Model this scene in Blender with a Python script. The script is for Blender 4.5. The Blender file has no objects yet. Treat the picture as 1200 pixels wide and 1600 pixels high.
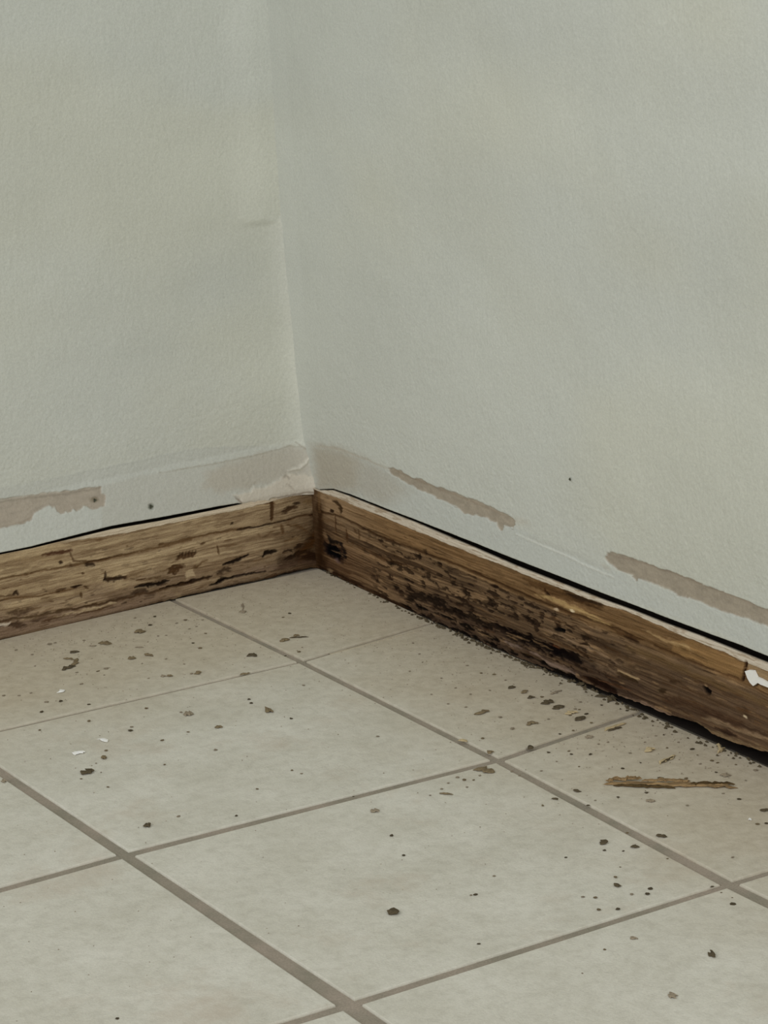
import bpy, bmesh, math, random
import numpy as np
from mathutils import Matrix, Vector

# ------------------------------------------------------------------ camera, world, light
C = bpy.context.scene.collection
SC = bpy.context.scene
F_PX = 4500.0
ANG = 0.0044                      # the room's axes against the tile grid
YAW, PITCH, ROLL = 2.6219106, 0.2698994, -0.0612832
c0, s0 = math.cos(-ANG), math.sin(-ANG)
CORNER = np.array([-0.24636485, 0.16310101])
def reb(x, y):                    # tile-grid coordinates -> room coordinates (corner at the origin)
    x -= CORNER[0]; y -= CORNER[1]
    return np.array([c0*x - s0*y, s0*x + c0*y])
_c = reb(2.2299229, -1.1739748)
CAM = np.array([_c[0], _c[1], 0.8339126])
yw = YAW - ANG
Dv = np.array([math.cos(yw)*math.cos(PITCH), math.sin(yw)*math.cos(PITCH), -math.sin(PITCH)])
R1 = np.array([math.sin(yw), -math.cos(yw), 0.0]); U1 = np.cross(R1, Dv)
Rv = math.cos(ROLL)*R1 + math.sin(ROLL)*U1
Uv = -math.sin(ROLL)*R1 + math.cos(ROLL)*U1
cd = bpy.data.cameras.new('camera'); cam = bpy.data.objects.new('camera', cd); C.objects.link(cam)
cd.sensor_fit = 'AUTO'; cd.sensor_width = 36.0; cd.lens = F_PX/1600*36.0
cd.clip_start = 0.05; cd.clip_end = 100
m = Matrix.Identity(4)
for i in range(3):
    m[i][0], m[i][1], m[i][2], m[i][3] = Rv[i], Uv[i], -Dv[i], CAM[i]
cam.matrix_world = m
SC.camera = cam

w = bpy.data.worlds.new('world'); SC.world = w; w.use_nodes = True
w.node_tree.nodes['Background'].inputs[0].default_value = (1.0, 1.0, 1.0, 1)
w.node_tree.nodes['Background'].inputs[1].default_value = 0.50
def area(name, loc, target, size, power, col):
    l = bpy.data.lights.new(name, 'AREA'); l.shape = 'RECTANGLE'; l.size, l.size_y = size
    l.energy = power; l.color = col
    o = bpy.data.objects.new(name, l); C.objects.link(o); o.location = loc
    o.rotation_euler = (Vector(target) - Vector(loc)).to_track_quat('-Z', 'Y').to_euler()
    return o
area('window_daylight', (1.6, -3.4, 1.9), (0.2, -0.2, 0.2), (1.8, 1.6), 36, (1.0, 1.0, 1.0))
area('far_window_daylight', (4.2, -0.9, 2.0), (0.3, -0.2, 0.2), (1.4, 1.4), 29, (1.0, 0.99, 0.96))
vs = SC.view_settings
SC.display_settings.display_device = 'sRGB'
vs.view_transform = 'Standard'; vs.look = 'None'; vs.gamma = 1; vs.use_curve_mapping = False
vs.exposure = -0.07

# ------------------------------------------------------------------ maths helpers
K = 0.62
def lin(c):
    c = np.asarray(c, float)/255.0
    return np.where(c <= 0.04045, c/12.92, ((c+0.055)/1.055)**2.4)
def A(r, g, b, k=K):              # albedo that shows as this 8-bit colour in even light
    return lin((r, g, b))/k
def ray(px, py):
    d = Dv*F_PX + Rv*(px-600.0) + Uv*(800.0-py)
    return d/np.linalg.norm(d)
def floor_pt(px, py, z=0.0):
    d = ray(px, py); t = (z-CAM[2])/d[2]
    return CAM + d*t
# where the foot of each wall stands (gently bowed, as built)
RBp = [(507,891),(613,943),(715,987),(795,1024),(904,1064),(977,1099),(1040,1130),(1115,1162),(1200,1196)]
LBp = [(0,1000),(150,966),(250,941),(330,922),(412,905),(492,886)]
rb = np.array([floor_pt(*p) for p in RBp]); lb = np.array([floor_pt(*p) for p in LBp])
_pr = np.polyfit(rb[:,0], rb[:,1], 3); _pl = np.polyfit(-lb[:,1], lb[:,0], 2)
SRmax = rb[:,0].max(); SLmax = (-lb[:,1]).max()
def wR(s): return np.polyval(_pr, np.clip(s, 0.0, SRmax))
def wL(s): return np.polyval(_pl, np.clip(s, 0.0, SLmax))
def on_right(px, py):             # -> (s, h) on the right wall
    d = ray(px, py); off = 0.0
    for _ in range(6):
        P = CAM + d*((off-CAM[1])/d[1]); off = float(wR(P[0]))
    return P[0], P[2]
_cl = [on_right(*p) for p in [(497,765),(489,725),(481,690),(463,520),(447,345),(436,180),(425,0)]]
CLh = np.array([p[1] for p in _cl]); CLx = np.array([p[0] for p in _cl]); CLx = CLx - CLx[0]
def lean(h): return np.interp(h, CLh, CLx)
def on_left(px, py):
    d = ray(px, py); off = 0.0
    for _ in range(10):
        P = CAM + d*((off-CAM[0])/d[0]); off = float(wL(-P[1]) + lean(P[2]))
    return -P[1], P[2]
def on_left_board(px, py):
    d = ray(px, py); off = 0.0
    for _ in range(6):
        P = CAM + d*((off-CAM[0])/d[0]); off = float(wL(-P[1]))
    return -P[1], P[2]

_tabs = {}
def vnoise(x, y, seed=0):
    if seed not in _tabs: _tabs[seed] = np.random.RandomState(seed+11).rand(512, 512)
    T = _tabs[seed]
    xi = np.floor(x).astype(int); yi = np.floor(y).astype(int)
    fx = x-xi; fy = y-yi
    fx = fx*fx*(3-2*fx); fy = fy*fy*(3-2*fy)
    a = T[xi & 511, yi & 511]; b = T[(xi+1) & 511, yi & 511]
    c = T[xi & 511, (yi+1) & 511]; d = T[(xi+1) & 511, (yi+1) & 511]
    return (a*(1-fx)+b*fx)*(1-fy) + (c*(1-fx)+d*fx)*fy
def fbm(x, y, seed=0, octs=4, g=0.5):
    v = 0; a = 1; n = 0
    for o in range(octs):
        v = v + a*vnoise(x*2**o, y*2**o, seed+o*7); n += a; a *= g
    return v/n
def sst(a, b, x):
    t = np.clip((x-a)/(b-a), 0, 1); return t*t*(3-2*t)
def seg_dist(X, Y, pts):
    """distance to a polyline and the position 0..1 along it"""
    best = np.full(X.shape, 1e9); par = np.zeros(X.shape); n = len(pts)-1
    if n == 0:
        return np.hypot(X-pts[0][0], Y-pts[0][1]), par
    for k in range(n):
        ax, ay = pts[k]; bx, by = pts[k+1]
        dx, dy = bx-ax, by-ay; L2 = dx*dx+dy*dy+1e-12
        t = np.clip(((X-ax)*dx+(Y-ay)*dy)/L2, 0, 1)
        d = np.hypot(X-ax-t*dx, Y-ay-t*dy)
        mk = d < best; best = np.where(mk, d, best); par = np.where(mk, (k+t)/n, par)
    return best, par
def poly_sdf(X, Y, pts):
    """signed distance, negative inside"""
    d, _ = seg_dist(X, Y, list(pts)+[pts[0]])
    ins = np.zeros(X.shape, bool); n = len(pts)
    for k in range(n):
        x1, y1 = pts[k]; x2, y2 = pts[(k+1) % n]
        if y1 == y2: continue
        c = ((y1 > Y) != (y2 > Y)) & (X < (x2-x1)*(Y-y1)/(y2-y1)+x1)
        ins ^= c
    return np.where(ins, -d, d)

class Sheet:
    """a wall or board face: grid in (s, h) metres with colour and relief"""
    def __init__(self, S, H, topx, ux, uy, base):
        self.S, self.H, self.f = S, H, topx
        self.ux, self.uy = ux, uy          # metres of one brush unit along s and h
        self.col = np.empty(S.shape+(3,)); self.col[:] = base
        self.d = np.zeros(S.shape)         # + = proud of the wall
        self.X = S/ux; self.Y = H/uy
        j = 1.0
        self.jx = (fbm(self.X/9, self.Y/5, 51, 4)-0.5)*2
        self.jy = (fbm(self.X/9, self.Y/5, 81, 4)-0.5)*2
    def pt(self, p):
        s, h = self.f(*p); return (s/self.ux, h/self.uy)
    def win(self, P, pad):
        P = np.array(P); x0, x1 = P[:,0].min()-pad, P[:,0].max()+pad
        col = (self.X[0] > x0) & (self.X[0] < x1)
        i = np.nonzero(col)[0]
        if len(i) == 0: return None
        return slice(i[0], i[-1]+1)
    def mix(self, sl, a, color, dep=0.0):
        a = a[..., None]
        self.col[:, sl] = self.col[:, sl]*(1-a) + np.array(color)*a
        if dep: self.d[:, sl] += dep*a[..., 0]
    def stroke(self, pts, r, color, op=1.0, soft=1.5, jit=3.0, taper=True, dep=0.0, rough=0.0):
        P = [self.pt(p) for p in pts]
        sl = self.win(P, r+soft+jit+6)
        if sl is None: return
        d, t = seg_dist(self.X[:, sl]+self.jx[:, sl]*jit, self.Y[:, sl]+self.jy[:, sl]*jit, P)
        soft = soft*1.15; rough = max(rough, 0.22)
        rr = r*(0.35+0.65*np.sin(np.pi*np.clip(t, 0.02, 0.98))**0.6) if (taper and len(P) > 1) else r
        if rough: rr = rr*(1-rough+2*rough*vnoise(self.X[:, sl]/3.0, self.Y[:, sl]/2.0, 31))
        a = op*(1-sst(-soft, soft, d-rr))
        self.mix(sl, a, color, dep)
    def poly(self, pts, color, op=1.0, soft=1.0, jit=1.0, dep=0.0, grow=0.0):
        P = [self.pt(p) for p in pts]
        sl = self.win(P, soft+jit+6)
        if sl is None: return None
        sd = poly_sdf(self.X[:, sl]+self.jx[:, sl]*jit, self.Y[:, sl]+self.jy[:, sl]*jit, P)
        a = op*(1-sst(-soft, soft, sd-grow))
        self.mix(sl, a, color, dep)
        full = np.zeros(self.S.shape); full[:, sl] = a
        return full

# ------------------------------------------------------------------ object helpers
def mesh_obj(name, verts, faces, mat, parent=None, cols=None, smooth=False):
    me = bpy.data.meshes.new(name)
    verts = np.asarray(verts, np.float32)
    if isinstance(faces, np.ndarray):
        n = faces.shape[1]
        me.vertices.add(len(verts)); me.vertices.foreach_set('co', verts.ravel())
        me.loops.add(faces.size); me.loops.foreach_set('vertex_index', faces.astype(np.int32).ravel())
        me.polygons.add(len(faces))
        me.polygons.foreach_set('loop_start', np.arange(len(faces), dtype=np.int32)*n)
        me.polygons.foreach_set('loop_total', np.full(len(faces), n, np.int32))
        me.update(calc_edges=True)
    else:
        me.from_pydata([tuple(map(float, v)) for v in verts], [], faces); me.update()
    me.validate()
    if smooth: me.polygons.foreach_set('use_smooth', np.ones(len(me.polygons), bool))
    if cols is not None:
        at = me.color_attributes.new('Col', 'FLOAT_COLOR', 'POINT')
        cc = np.ones((len(verts), 4), np.float32); cc[:, :3] = cols
        at.data.foreach_set('color', cc.ravel())
    me.materials.append(mat)
    o = bpy.data.objects.new(name, me); C.objects.link(o)
    if parent is not None: o.parent = parent
    return o
def props(o, label=None, cat=None, group=None, kind=None):
    for k, v in (('label', label), ('category', cat), ('group', group), ('kind', kind)):
        if v: o[k] = v
    return o
def grid_faces(nr, nc):
    idx = np.arange(nr*nc).reshape(nr, nc)
    return np.stack([idx[:-1, :-1], idx[:-1, 1:], idx[1:, 1:], idx[1:, :-1]], -1).reshape(-1, 4)
def sub_mesh(verts, faces, cols):
    u, inv = np.unique(faces, return_inverse=True)
    return verts[u], inv.reshape(faces.shape), cols[u]

# ------------------------------------------------------------------ materials
def new_mat(name):
    m = bpy.data.materials.new(name); m.use_nodes = True
    nt = m.node_tree; b = nt.nodes['Principled BSDF']
    return m, nt, b
def noise(nt, scale, detail=4, rough=0.55, vec=None):
    n = nt.nodes.new('ShaderNodeTexNoise'); n.inputs['Scale'].default_value = scale
    n.inputs['Detail'].default_value = detail; n.inputs['Roughness'].default_value = rough
    if vec is not None: nt.links.new(vec, n.inputs['Vector'])
    return n
def ramp(nt, fac, p0, c0_, p1, c1_):
    r = nt.nodes.new('ShaderNodeValToRGB'); e = r.color_ramp.elements
    e[0].position, e[0].color = p0, (*c0_, 1); e[1].position, e[1].color = p1, (*c1_, 1)
    nt.links.new(fac, r.inputs[0]); return r
def mixc(nt, mode, fac, a, b):
    m = nt.nodes.new('ShaderNodeMix'); m.data_type = 'RGBA'; m.blend_type = mode
    if isinstance(fac, (int, float)): m.inputs[0].default_value = fac
    else: nt.links.new(fac, m.inputs[0])
    for i, v in ((6, a), (7, b)):
        if isinstance(v, tuple): m.inputs[i].default_value = (*v, 1)
        else: nt.links.new(v, m.inputs[i])
    return m.outputs[2]
def math_n(nt, op, a, b=None, clamp=False):
    m = nt.nodes.new('ShaderNodeMath'); m.operation = op; m.use_clamp = clamp
    for i, v in ((0, a), (1, b)):
        if v is None: continue
        if isinstance(v, (int, float)): m.inputs[i].default_value = v
        else: nt.links.new(v, m.inputs[i])
    return m.outputs[0]
def bump(nt, b, h, strength, dist):
    n = nt.nodes.new('ShaderNodeBump'); n.inputs['Strength'].default_value = strength
    n.inputs['Distance'].default_value = dist
    nt.links.new(h, n.inputs['Height']); nt.links.new(n.outputs[0], b.inputs['Normal'])
def attr_mat(name, rough, nscale, namp, bscale, bdist, bstr=1.0, spec=0.3):
    m, nt, b = new_mat(name)
    a = nt.nodes.new('ShaderNodeAttribute'); a.attribute_name = 'Col'
    g = nt.nodes.new('ShaderNodeNewGeometry')
    n = noise(nt, nscale, 3, 0.6, g.outputs['Position'])
    r = ramp(nt, n.outputs[0], 0.3, (1-namp,)*3, 0.7, (1+namp,)*3)
    nt.links.new(mixc(nt, 'MULTIPLY', 1.0, a.outputs['Color'], r.outputs[0]), b.inputs['Base Color'])
    n2 = noise(nt, bscale, 3, 0.6, g.outputs['Position'])
    bump(nt, b, n2.outputs[0], bstr, bdist)
    b.inputs['Roughness'].default_value = rough; b.inputs['Specular IOR Level'].default_value = spec
    return m
M_wall = attr_mat('painted_plaster', 0.62, 420, 0.055, 330, 0.0006, 0.8, 0.3)
M_wood = attr_mat('rotten_wood', 0.85, 900, 0.12, 700, 0.0006, 1.0, 0.06)
M_paint = attr_mat('old_paint_edge', 0.6, 700, 0.06, 500, 0.0005, 1.0, 0.3)

def plain(name, col, rough=0.8, amp=0.25, scale=300, bd=0.0004, stretch=None):
    m, nt, b = new_mat(name)
    tc = nt.nodes.new('ShaderNodeTexCoord'); vec = tc.outputs['Object']
    if stretch:
        mp = nt.nodes.new('ShaderNodeMapping'); mp.inputs['Scale'].default_value = stretch
        nt.links.new(vec, mp.inputs[0]); vec = mp.outputs[0]
    n = noise(nt, scale, 4, 0.6, vec)
    c = np.array(col)
    r = ramp(nt, n.outputs[0], 0.3, tuple(c*(1-amp)), 0.7, tuple(np.minimum(c*(1+amp), 0.9)))
    nt.links.new(r.outputs[0], b.inputs['Base Color'])
    bump(nt, b, n.outputs[0], 0.8, bd); b.inputs['Roughness'].default_value = rough
    b.inputs['Specular IOR Level'].default_value = 0.2
    return m
M_cavity_shade = plain('painted_cavity_shade', (0.018, 0.013, 0.010), 0.95, 0.3, 60)  # near-black colour stands in for the shade inside the gaps

# dust lying on the floor along both walls: thins out with distance from the wall foot
def dust_fac(nt, pos):
    sp = nt.nodes.new('ShaderNodeSeparateXYZ'); nt.links.new(pos, sp.inputs[0])
    n = noise(nt, 9, 5, 0.6, pos)
    wob = math_n(nt, 'MULTIPLY', math_n(nt, 'SUBTRACT', n.outputs[0], 0.5), 0.16)
    def band(v, a, b_):
        mr = nt.nodes.new('ShaderNodeMapRange'); mr.interpolation_type = 'SMOOTHSTEP'
        nt.links.new(math_n(nt, 'ADD', v, wob), mr.inputs[0])
        mr.inputs[1].default_value = a; mr.inputs[2].default_value = b_
        mr.inputs[3].default_value = 1; mr.inputs[4].default_value = 0
        return mr.outputs[0]
    l = band(sp.outputs[0], 0.12, 0.40)
    r = band(math_n(nt, 'MULTIPLY', sp.outputs[1], -1.0), 0.04, 0.28)
    return math_n(nt, 'MAXIMUM', l, r), sp
def tile_mat():
    m, nt, b = new_mat('ceramic_tile')
    g = nt.nodes.new('ShaderNodeNewGeometry'); pos = g.outputs['Position']
    n1 = noise(nt, 14, 6, 0.6, pos); n2 = noise(nt, 90, 5, 0.65, pos); n3 = noise(nt, 520, 3, 0.6, pos)
    base = ramp(nt, n1.outputs[0], 0.35, tuple(A(167,164.5,153)), 0.68, tuple(A(178,176,166))).outputs[0]
    r2 = ramp(nt, n2.outputs[0], 0.34, (0.90, 0.895, 0.885), 0.56, (1.01, 1.01, 1.01)).outputs[0]
    base = mixc(nt, 'MULTIPLY', 1.0, base, r2)
    r3 = ramp(nt, n3.outputs[0], 0.3, (0.94, 0.94, 0.94), 0.7, (1.05, 1.05, 1.05)).outputs[0]
    base = mixc(nt, 'MULTIPLY', 1.0, base, r3)
    d, sp = dust_fac(nt, pos)
    dcol = ramp(nt, n2.outputs[0], 0.3, tuple(A(143,133,114)), 0.7, tuple(A(160,151,133))).outputs[0]
    dn = ramp(nt, n3.outputs[0], 0.2, (0.5, 0.5, 0.5), 0.8, (1, 1, 1)).outputs[0]
    f = math_n(nt, 'MULTIPLY', d, 0.85)
    n4 = noise(nt, 6.5, 6, 0.68, pos)
    sm = ramp(nt, n4.outputs[0], 0.56, (0, 0, 0), 0.70, (0.55, 0.55, 0.55)).outputs[0]
    base = mixc(nt, 'MIX', sm, base, tuple(A(157,146,131)))
    nt.links.new(mixc(nt, 'MIX', f, base, dcol), b.inputs['Base Color'])
    # fine relief: orange-peel glaze with shallow pits
    h = math_n(nt, 'ADD', math_n(nt, 'MULTIPLY', n2.outputs[0], 1.4), math_n(nt, 'MULTIPLY', n3.outputs[0], 0.5))
    bump(nt, b, h, 0.55, 0.0009)
    rg = nt.nodes.new('ShaderNodeMapRange'); nt.links.new(d, rg.inputs[0])
    rg.inputs[3].default_value = 0.5; rg.inputs[4].default_value = 0.85
    nt.links.new(rg.outputs[0], b.inputs['Roughness'])
    b.inputs['Specular IOR Level'].default_value = 0.3
    return m
def grout_mat():
    m, nt, b = new_mat('cement_grout')
    g = nt.nodes.new('ShaderNodeNewGeometry'); pos = g.outputs['Position']
    n1 = noise(nt, 25, 5, 0.6, pos); n2 = noise(nt, 600, 3, 0.6, pos)
    base = ramp(nt, n1.outputs[0], 0.35, tuple(A(114,109,96)), 0.65, tuple(A(131,121,109))).outputs[0]
    r = ramp(nt, n2.outputs[0], 0.3, (0.85,)*3, 0.7, (1.1,)*3).outputs[0]
    base = mixc(nt, 'MULTIPLY', 1.0, base, r)
    nt.links.new(base, b.inputs['Base Color'])
    bump(nt, b, n2.outputs[0], 0.8, 0.0006); b.inputs['Roughness'].default_value = 0.9
    return m
M_tile = tile_mat(); M_grout = grout_mat()
M_dust = plain('sanding_dust', tuple(A(152,143,125)), 0.95, 0.12, 400)
M_chip = plain('wood_chip', tuple(A(100,88,67)), 0.85, 0.35, 500, 0.0005)
M_darkchip = plain('dark_wood_chip', tuple(A(68,60,45)), 0.85, 0.35, 500, 0.0005)
M_crumb = plain('grey_brown_crumb', tuple(A(120,110,94)), 0.9, 0.25, 600)
M_lightfib = plain('pale_wood_fibre', tuple(A(150,136,106)), 0.85, 0.25, 500, 0.0004, (0.2, 1, 1))
M_white = plain('white_paint_flake', tuple(A(205,204,195)), 0.7, 0.08, 400)
M_splint = plain('splinter_wood', tuple(A(118,97,68)), 0.85, 0.65, 700, 0.0012, (0.06, 1, 1))
M_splintd = plain('splinter_dark_wood', tuple(A(66,52,30)), 0.85, 0.6, 700, 0.0012, (0.06, 1, 1))

# ------------------------------------------------------------------ floor
TS = 0.33
node_px = {(0,0):(471,1033), (1,0):(777,1187), (2,0):(1140,1381), (1,-1):(196,1335), (2,-1):(545,1569), (0,-1):(-70,1157)}
def node(i, j):
    if (i, j) in node_px:
        return floor_pt(*node_px[(i, j)])[:2]
    return reb(i*TS, j*TS)
def wB(i, j):    # width of the joint between rows i-1 and i, measured along x
    return {0: 0.0056, 1: 0.0105, 2: 0.0095}.get(i, 0.0095) * {1: 0.75, 0: 0.9, -1: 1.1}.get(j, 1.05)
def wA(i, j):    # width of the joint of line j, measured along y
    return {0: 0.0086, -1: 0.0112}.get(j, 0.010) * {-1: 0.7, 0: 0.85, 1: 0.95, 2: 1.3}.get(i, 1.35)
floor_v = [(-0.03, 0.03, -0.0020), (-0.03, -2.6, -0.0020), (3.0, -2.6, -0.0020), (3.0, 0.03, -0.0020),
           (-0.03, 0.03, -0.03), (-0.03, -2.6, -0.03), (3.0, -2.6, -0.03), (3.0, 0.03, -0.03)]
floor = mesh_obj('floor', floor_v, [(0,1,2,3),(7,6,5,4),(0,4,5,1),(1,5,6,2),(2,6,7,3),(3,7,4,0)], M_grout)
props(floor, 'pale grey-beige ceramic tile floor with brown-grey grout joints', kind='structure')
def make_tile(quad, dz, nx=4):
    """quad: 4 corners ccw (x,y); slab with a rounded arris"""
    q = [np.array(p, float) for p in quad]; cen = sum(q)/4
    b = 0.0013; rings = []
    def inset(a):
        out = []
        for p in q:
            d = cen-p; out.append(p + np.sign(d)*a)
        return out
    for a, z in ((0, -0.006), (0, -b), (b*0.3, -b*0.3), (b, 0.0)):
        rings.append([(p[0], p[1], z+dz) for p in inset(a)])
    v = sum(rings, []); f = []
    for k in range(3):
        for e in range(4):
            f.append((k*4+e, k*4+(e+1) % 4, (k+1)*4+(e+1) % 4, (k+1)*4+e))
    f.append((12, 13, 14, 15))
    return mesh_obj('tile', v, f, M_tile, floor)
rnd = random.Random(4)
for i in range(-1, 7):
    for j in range(-6, 1):
        # corners: row between B-line i and i+1, column between A-line j and j+1
        def corner(di, dj):
            ii, jj = i+di, j+dj
            sx = 1 if di == 0 else -1; sy = 1 if dj == 0 else -1
            if ii == -1 and jj <= 0:
                p = np.array([0.0, node(0, jj)[1]])
                if jj == 0: p[1] = floor_pt(274, 939)[1]
                p[0] = float(wL(-p[1])) + 0.0002
                return p + np.array([0, sy*wA(-1, jj)/2])
            if jj == 1:
                if ii == -1: return np.array([0.0003, -0.0003])
                x = node(ii, 1)[0]
                if ii == 1: x = floor_pt(1003, 1111)[0]
                if ii == 0: x = floor_pt(640, 987)[0] - 0.01
                x += sx*wB(ii, 1)/2
                return np.array([x, float(wR(x)) - 0.0002])
            p = np.array(node(ii, jj), float)
            return p + np.array([sx*wB(ii, jj)/2, sy*wA(ii, jj)/2])
        quad = [corner(0, 0), corner(1, 0), corner(1, 1), corner(0, 1)]
        make_tile(quad, rnd.uniform(-0.0002, 0.0002))

# ------------------------------------------------------------------ walls
def arange_to(segs):
    out = [segs[0][0]]
    for a, b_, st in segs:
        n = max(1, int(round((b_-a)/st))); out += list(np.linspace(a, b_, n+1)[1:])
    return np.array(out)
def prof(f, pts):                 # pixel polyline -> function h(s)
    q = np.array([f(*p) for p in pts]); q = q[np.argsort(q[:, 0])]
    return lambda s: np.interp(s, q[:, 0], q[:, 1])
G1R = [(490,768),(499,765),(520,764),(545,772.5),(580,786.5),(651,813.5),(740,848),(804,874),(871,900),(940,927),(990,946),(1040,965),(1105,990),(1150,1006),(1200,1026)]
G2R = [(499,766),(520,766),(545,775),(580,789),(651,817),(740,855),(804,883),(871,909),(940,936),(990,954),(1040,974),(1090,992),(1140,1012),(1200,1036)]
G3R = [(499,768),(528,778),(560,793),(600,808),(640,825),(672,838),(707,853),(740,866),(784,882),(823,899),(871,917),(911,932),(950,947),(977,954),(1015,970),(1052,987),(1090,1003),(1135,1020),(1160,1033),(1200,1049)]
B0R = [(499,888),(507,891),(613,943),(715,987),(795,1022),(904,1063),(950,1082),(965,1086),(1000,1098),(1040,1115),(1090,1130),(1115,1147),(1140,1158),(1200,1176)]
G1L = [(0,864.5),(50,854),(125,834.8),(175,822.5),(250,809),(300,799.5),(340,791.5),(372,786.5),(380,787),(388,787),(430,780),(460,774),(496,770)]
G2L = [(0,867),(50,857),(125,839),(175,827),(250,814),(300,804),(340,796),(376,788),(385,785),(430,778),(460,772),(496,767)]
G3L = [(0,869),(50,859),(125,843),(150,840),(200,832),(250,821),(300,811),(340,803),(376,796),(400,790),(430,782),(460,773),(496,768)]
B0L = [(0,1000),(100,979),(150,966),(212,951),(250,941),(330,922),(412,905),(470,890),(496,886)]
hG1R, hG2R, hG3R, hB0R = [prof(on_right, p) for p in (G1R, G2R, G3R, B0R)]
hG1L, hG2L, hG3L, hB0L = [prof(on_left_board, p) for p in (G1L, G2L, G3L, B0L)]
HB = float(np.mean(hG1R(np.linspace(0.1, 0.8, 9))))
sRv = on_right(1200, 1030)[0]; sLv = on_left_board(0, 865)[0]
WSET = 0.0012                     # the plaster skin lies this far behind the board's face
def wall_grid(s_end, hb, s0_=0.0):
    ss = arange_to([(s0_, 0.0, 0.004), (0.0, s_end+0.06, 0.0010), (s_end+0.06, 2.4, 0.02)]) if s0_ < 0 else \
         arange_to([(-0.009, s_end+0.06, 0.0009), (s_end+0.06, 2.4, 0.02)])
    rr = arange_to([(0.0, 0.085, 0.0008), (0.085, 0.14, 0.002), (0.14, 0.72, 0.0035), (0.72, 2.3, 0.03)])
    S, Rr = np.meshgrid(ss, rr)
    H = Rr + HB + (hb(S)-HB)*np.exp(-Rr/0.03)
    return S, H
WALLC = A(165, 167.5, 160.5)
def wall_common(sh, seed):
    S, H = sh.S, sh.H
    a = fbm(S/0.16, H/0.10, seed, 4); b_ = fbm(S/0.35+5, H/0.07+3, seed+3, 3)
    t = ((a-0.5)*0.10 + (b_-0.5)*0.09)[..., None]
    sh.col *= 1+t
    warm = sst(0.45, 0.7, fbm(S/0.3+9, H/0.2, seed+9, 3))[..., None]
    sh.col = sh.col*(1-warm) + sh.col*np.array([1.01, 0.995, 0.955])*warm
    f = fbm(S/0.0035, H/0.0028, seed+20, 3)
    sh.d += (f-0.5)*0.0005
    sh.d += (fbm(S/0.05, H/0.05, seed+30, 3)-0.5)*0.0016
def finish_sheet(name, sh, to_world, mat, split, label_obj, back, zs=1):
    """front grid + return faces at the bottom (and top) edge, patches split off as children"""
    nr, nc = sh.S.shape
    P = to_world(sh.S, sh.H, sh.d)
    Pb = to_world(sh.S[:1], sh.H[:1], np.full((1, nc), -back))
    V = np.concatenate([Pb, P], 0); Cc = np.concatenate([sh.col[:1]*(0.25 if split.get('top') else 1.0), sh.col], 0)  # board underside: shade painted in by darkening its colour
    extra = 1
    if split.get('top'):
        Pt = to_world(sh.S[-1:], sh.H[-1:], np.full((1, nc), -0.0025)); Pt[..., 2] -= 0.0002
        V = np.concatenate([V, Pt], 0); Cc = np.concatenate([Cc, sh.col[-1:]*0+A(30, 24, 20)], 0); extra = 2  # top return painted near black as shade in the gap
    NR = V.shape[0]; fc = grid_faces(NR, nc)
    if zs < 0: fc = fc[:, ::-1]
    V = V.reshape(-1, 3); Cc = Cc.reshape(-1, 3)
    lab = np.zeros((NR-1, nc-1), int)
    for k, mk in enumerate(split.get('masks', [])):
        mm = np.zeros((NR, nc)); mm[1:1+nr] = mk['a']
        pass
        av = (mm[:-1, :-1]+mm[1:, :-1]+mm[:-1, 1:]+mm[1:, 1:])/4
        lab[av > mk.get('th', 0.5)] = k+1
    lab = lab.ravel()
    v, f, c = sub_mesh(V, fc[lab == 0], Cc)
    root = mesh_obj(name, v, f, mat, cols=c, smooth=True)
    for k, mk in enumerate(split.get('masks', [])):
        sel = fc[lab == k+1]
        if len(sel) == 0: continue
        v, f, c = sub_mesh(V, sel, Cc)
        o = mesh_obj(mk['name'], v, f, mk.get('mat', mat), root, cols=c, smooth=True)
        if mk.get('label'): o['label'] = mk['label']
    return root
# --- right wall
S, H = wall_grid(sRv, hG1R, -0.10)
wr = Sheet(S, H, on_right, 0.00118, 0.00062, WALLC)
wall_common(wr, 100)
EARTH = A(135, 126, 112)
wr.poly([(490,697),(560,712),(608,735),(700,775),(800,822),(860,850),(960,892),(1210,985),(1210,1024),(871,898),(651,810),(520,761),(490,765)], A(160,164,160), 0.55, 3, 3)
wr.poly([(486,697),(545,706),(600,735),(640,765),(600,790),(545,768),(497,763)], A(151,148,138), 0.7, 16, 6)
wr.poly([(488,698),(530,702),(556,720),(552,765),(520,766),(492,765)], A(146,139,124), 0.55, 12, 5)
wr.stroke([(492,697),(530,702),(565,716),(608,734)], 2.0, A(150,144,131), 0.6, 1.5, 2, dep=-0.0002)
PR1 = [(603,732),(613,732),(630,740),(645,748),(656,750),(667,756),(690,764),(715,771),(741,783),(763,792),(789,803),(799,809),(804,816),(801,827),(793,824),(785,821),(785,829),(780,828),(773,817),(760,811),(741,805),(725,804),(719,800),(715,795),(693,785),(672,773),(651,765),(629,752),(611,743)]
PR2 = [(942,872),(947,865),(955,864),(977,871),(1002,878),(1022,886),(1040,891),(1065,900),(1100,915),(1135,929),(1165,941),(1200,954),(1240,972),(1262,984),(1258,1000),(1200,980),(1165,967),(1140,961),(1115,952),(1090,940),(1060,932),(1040,920),(1015,912),(997,906),(991,909),(987,900),(965,891),(950,881)]
wr.stroke([(800,812),(822,818)], 5, A(158,154,142), 0.5, 5, 2)
wr.stroke([(818,838),(860,852),(935,885)], 3, A(154,154,144), 0.35, 3, 3)
wr.stroke([(805,835),(840,850),(871,863),(910,882),(958,903)], 1.6, A(180,182,176), 0.7, 1.5, 1.5, dep=0.0006)
a1 = wr.poly(PR1, EARTH, 0.95, 0.9, 3.0, dep=-0.0011)
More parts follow.
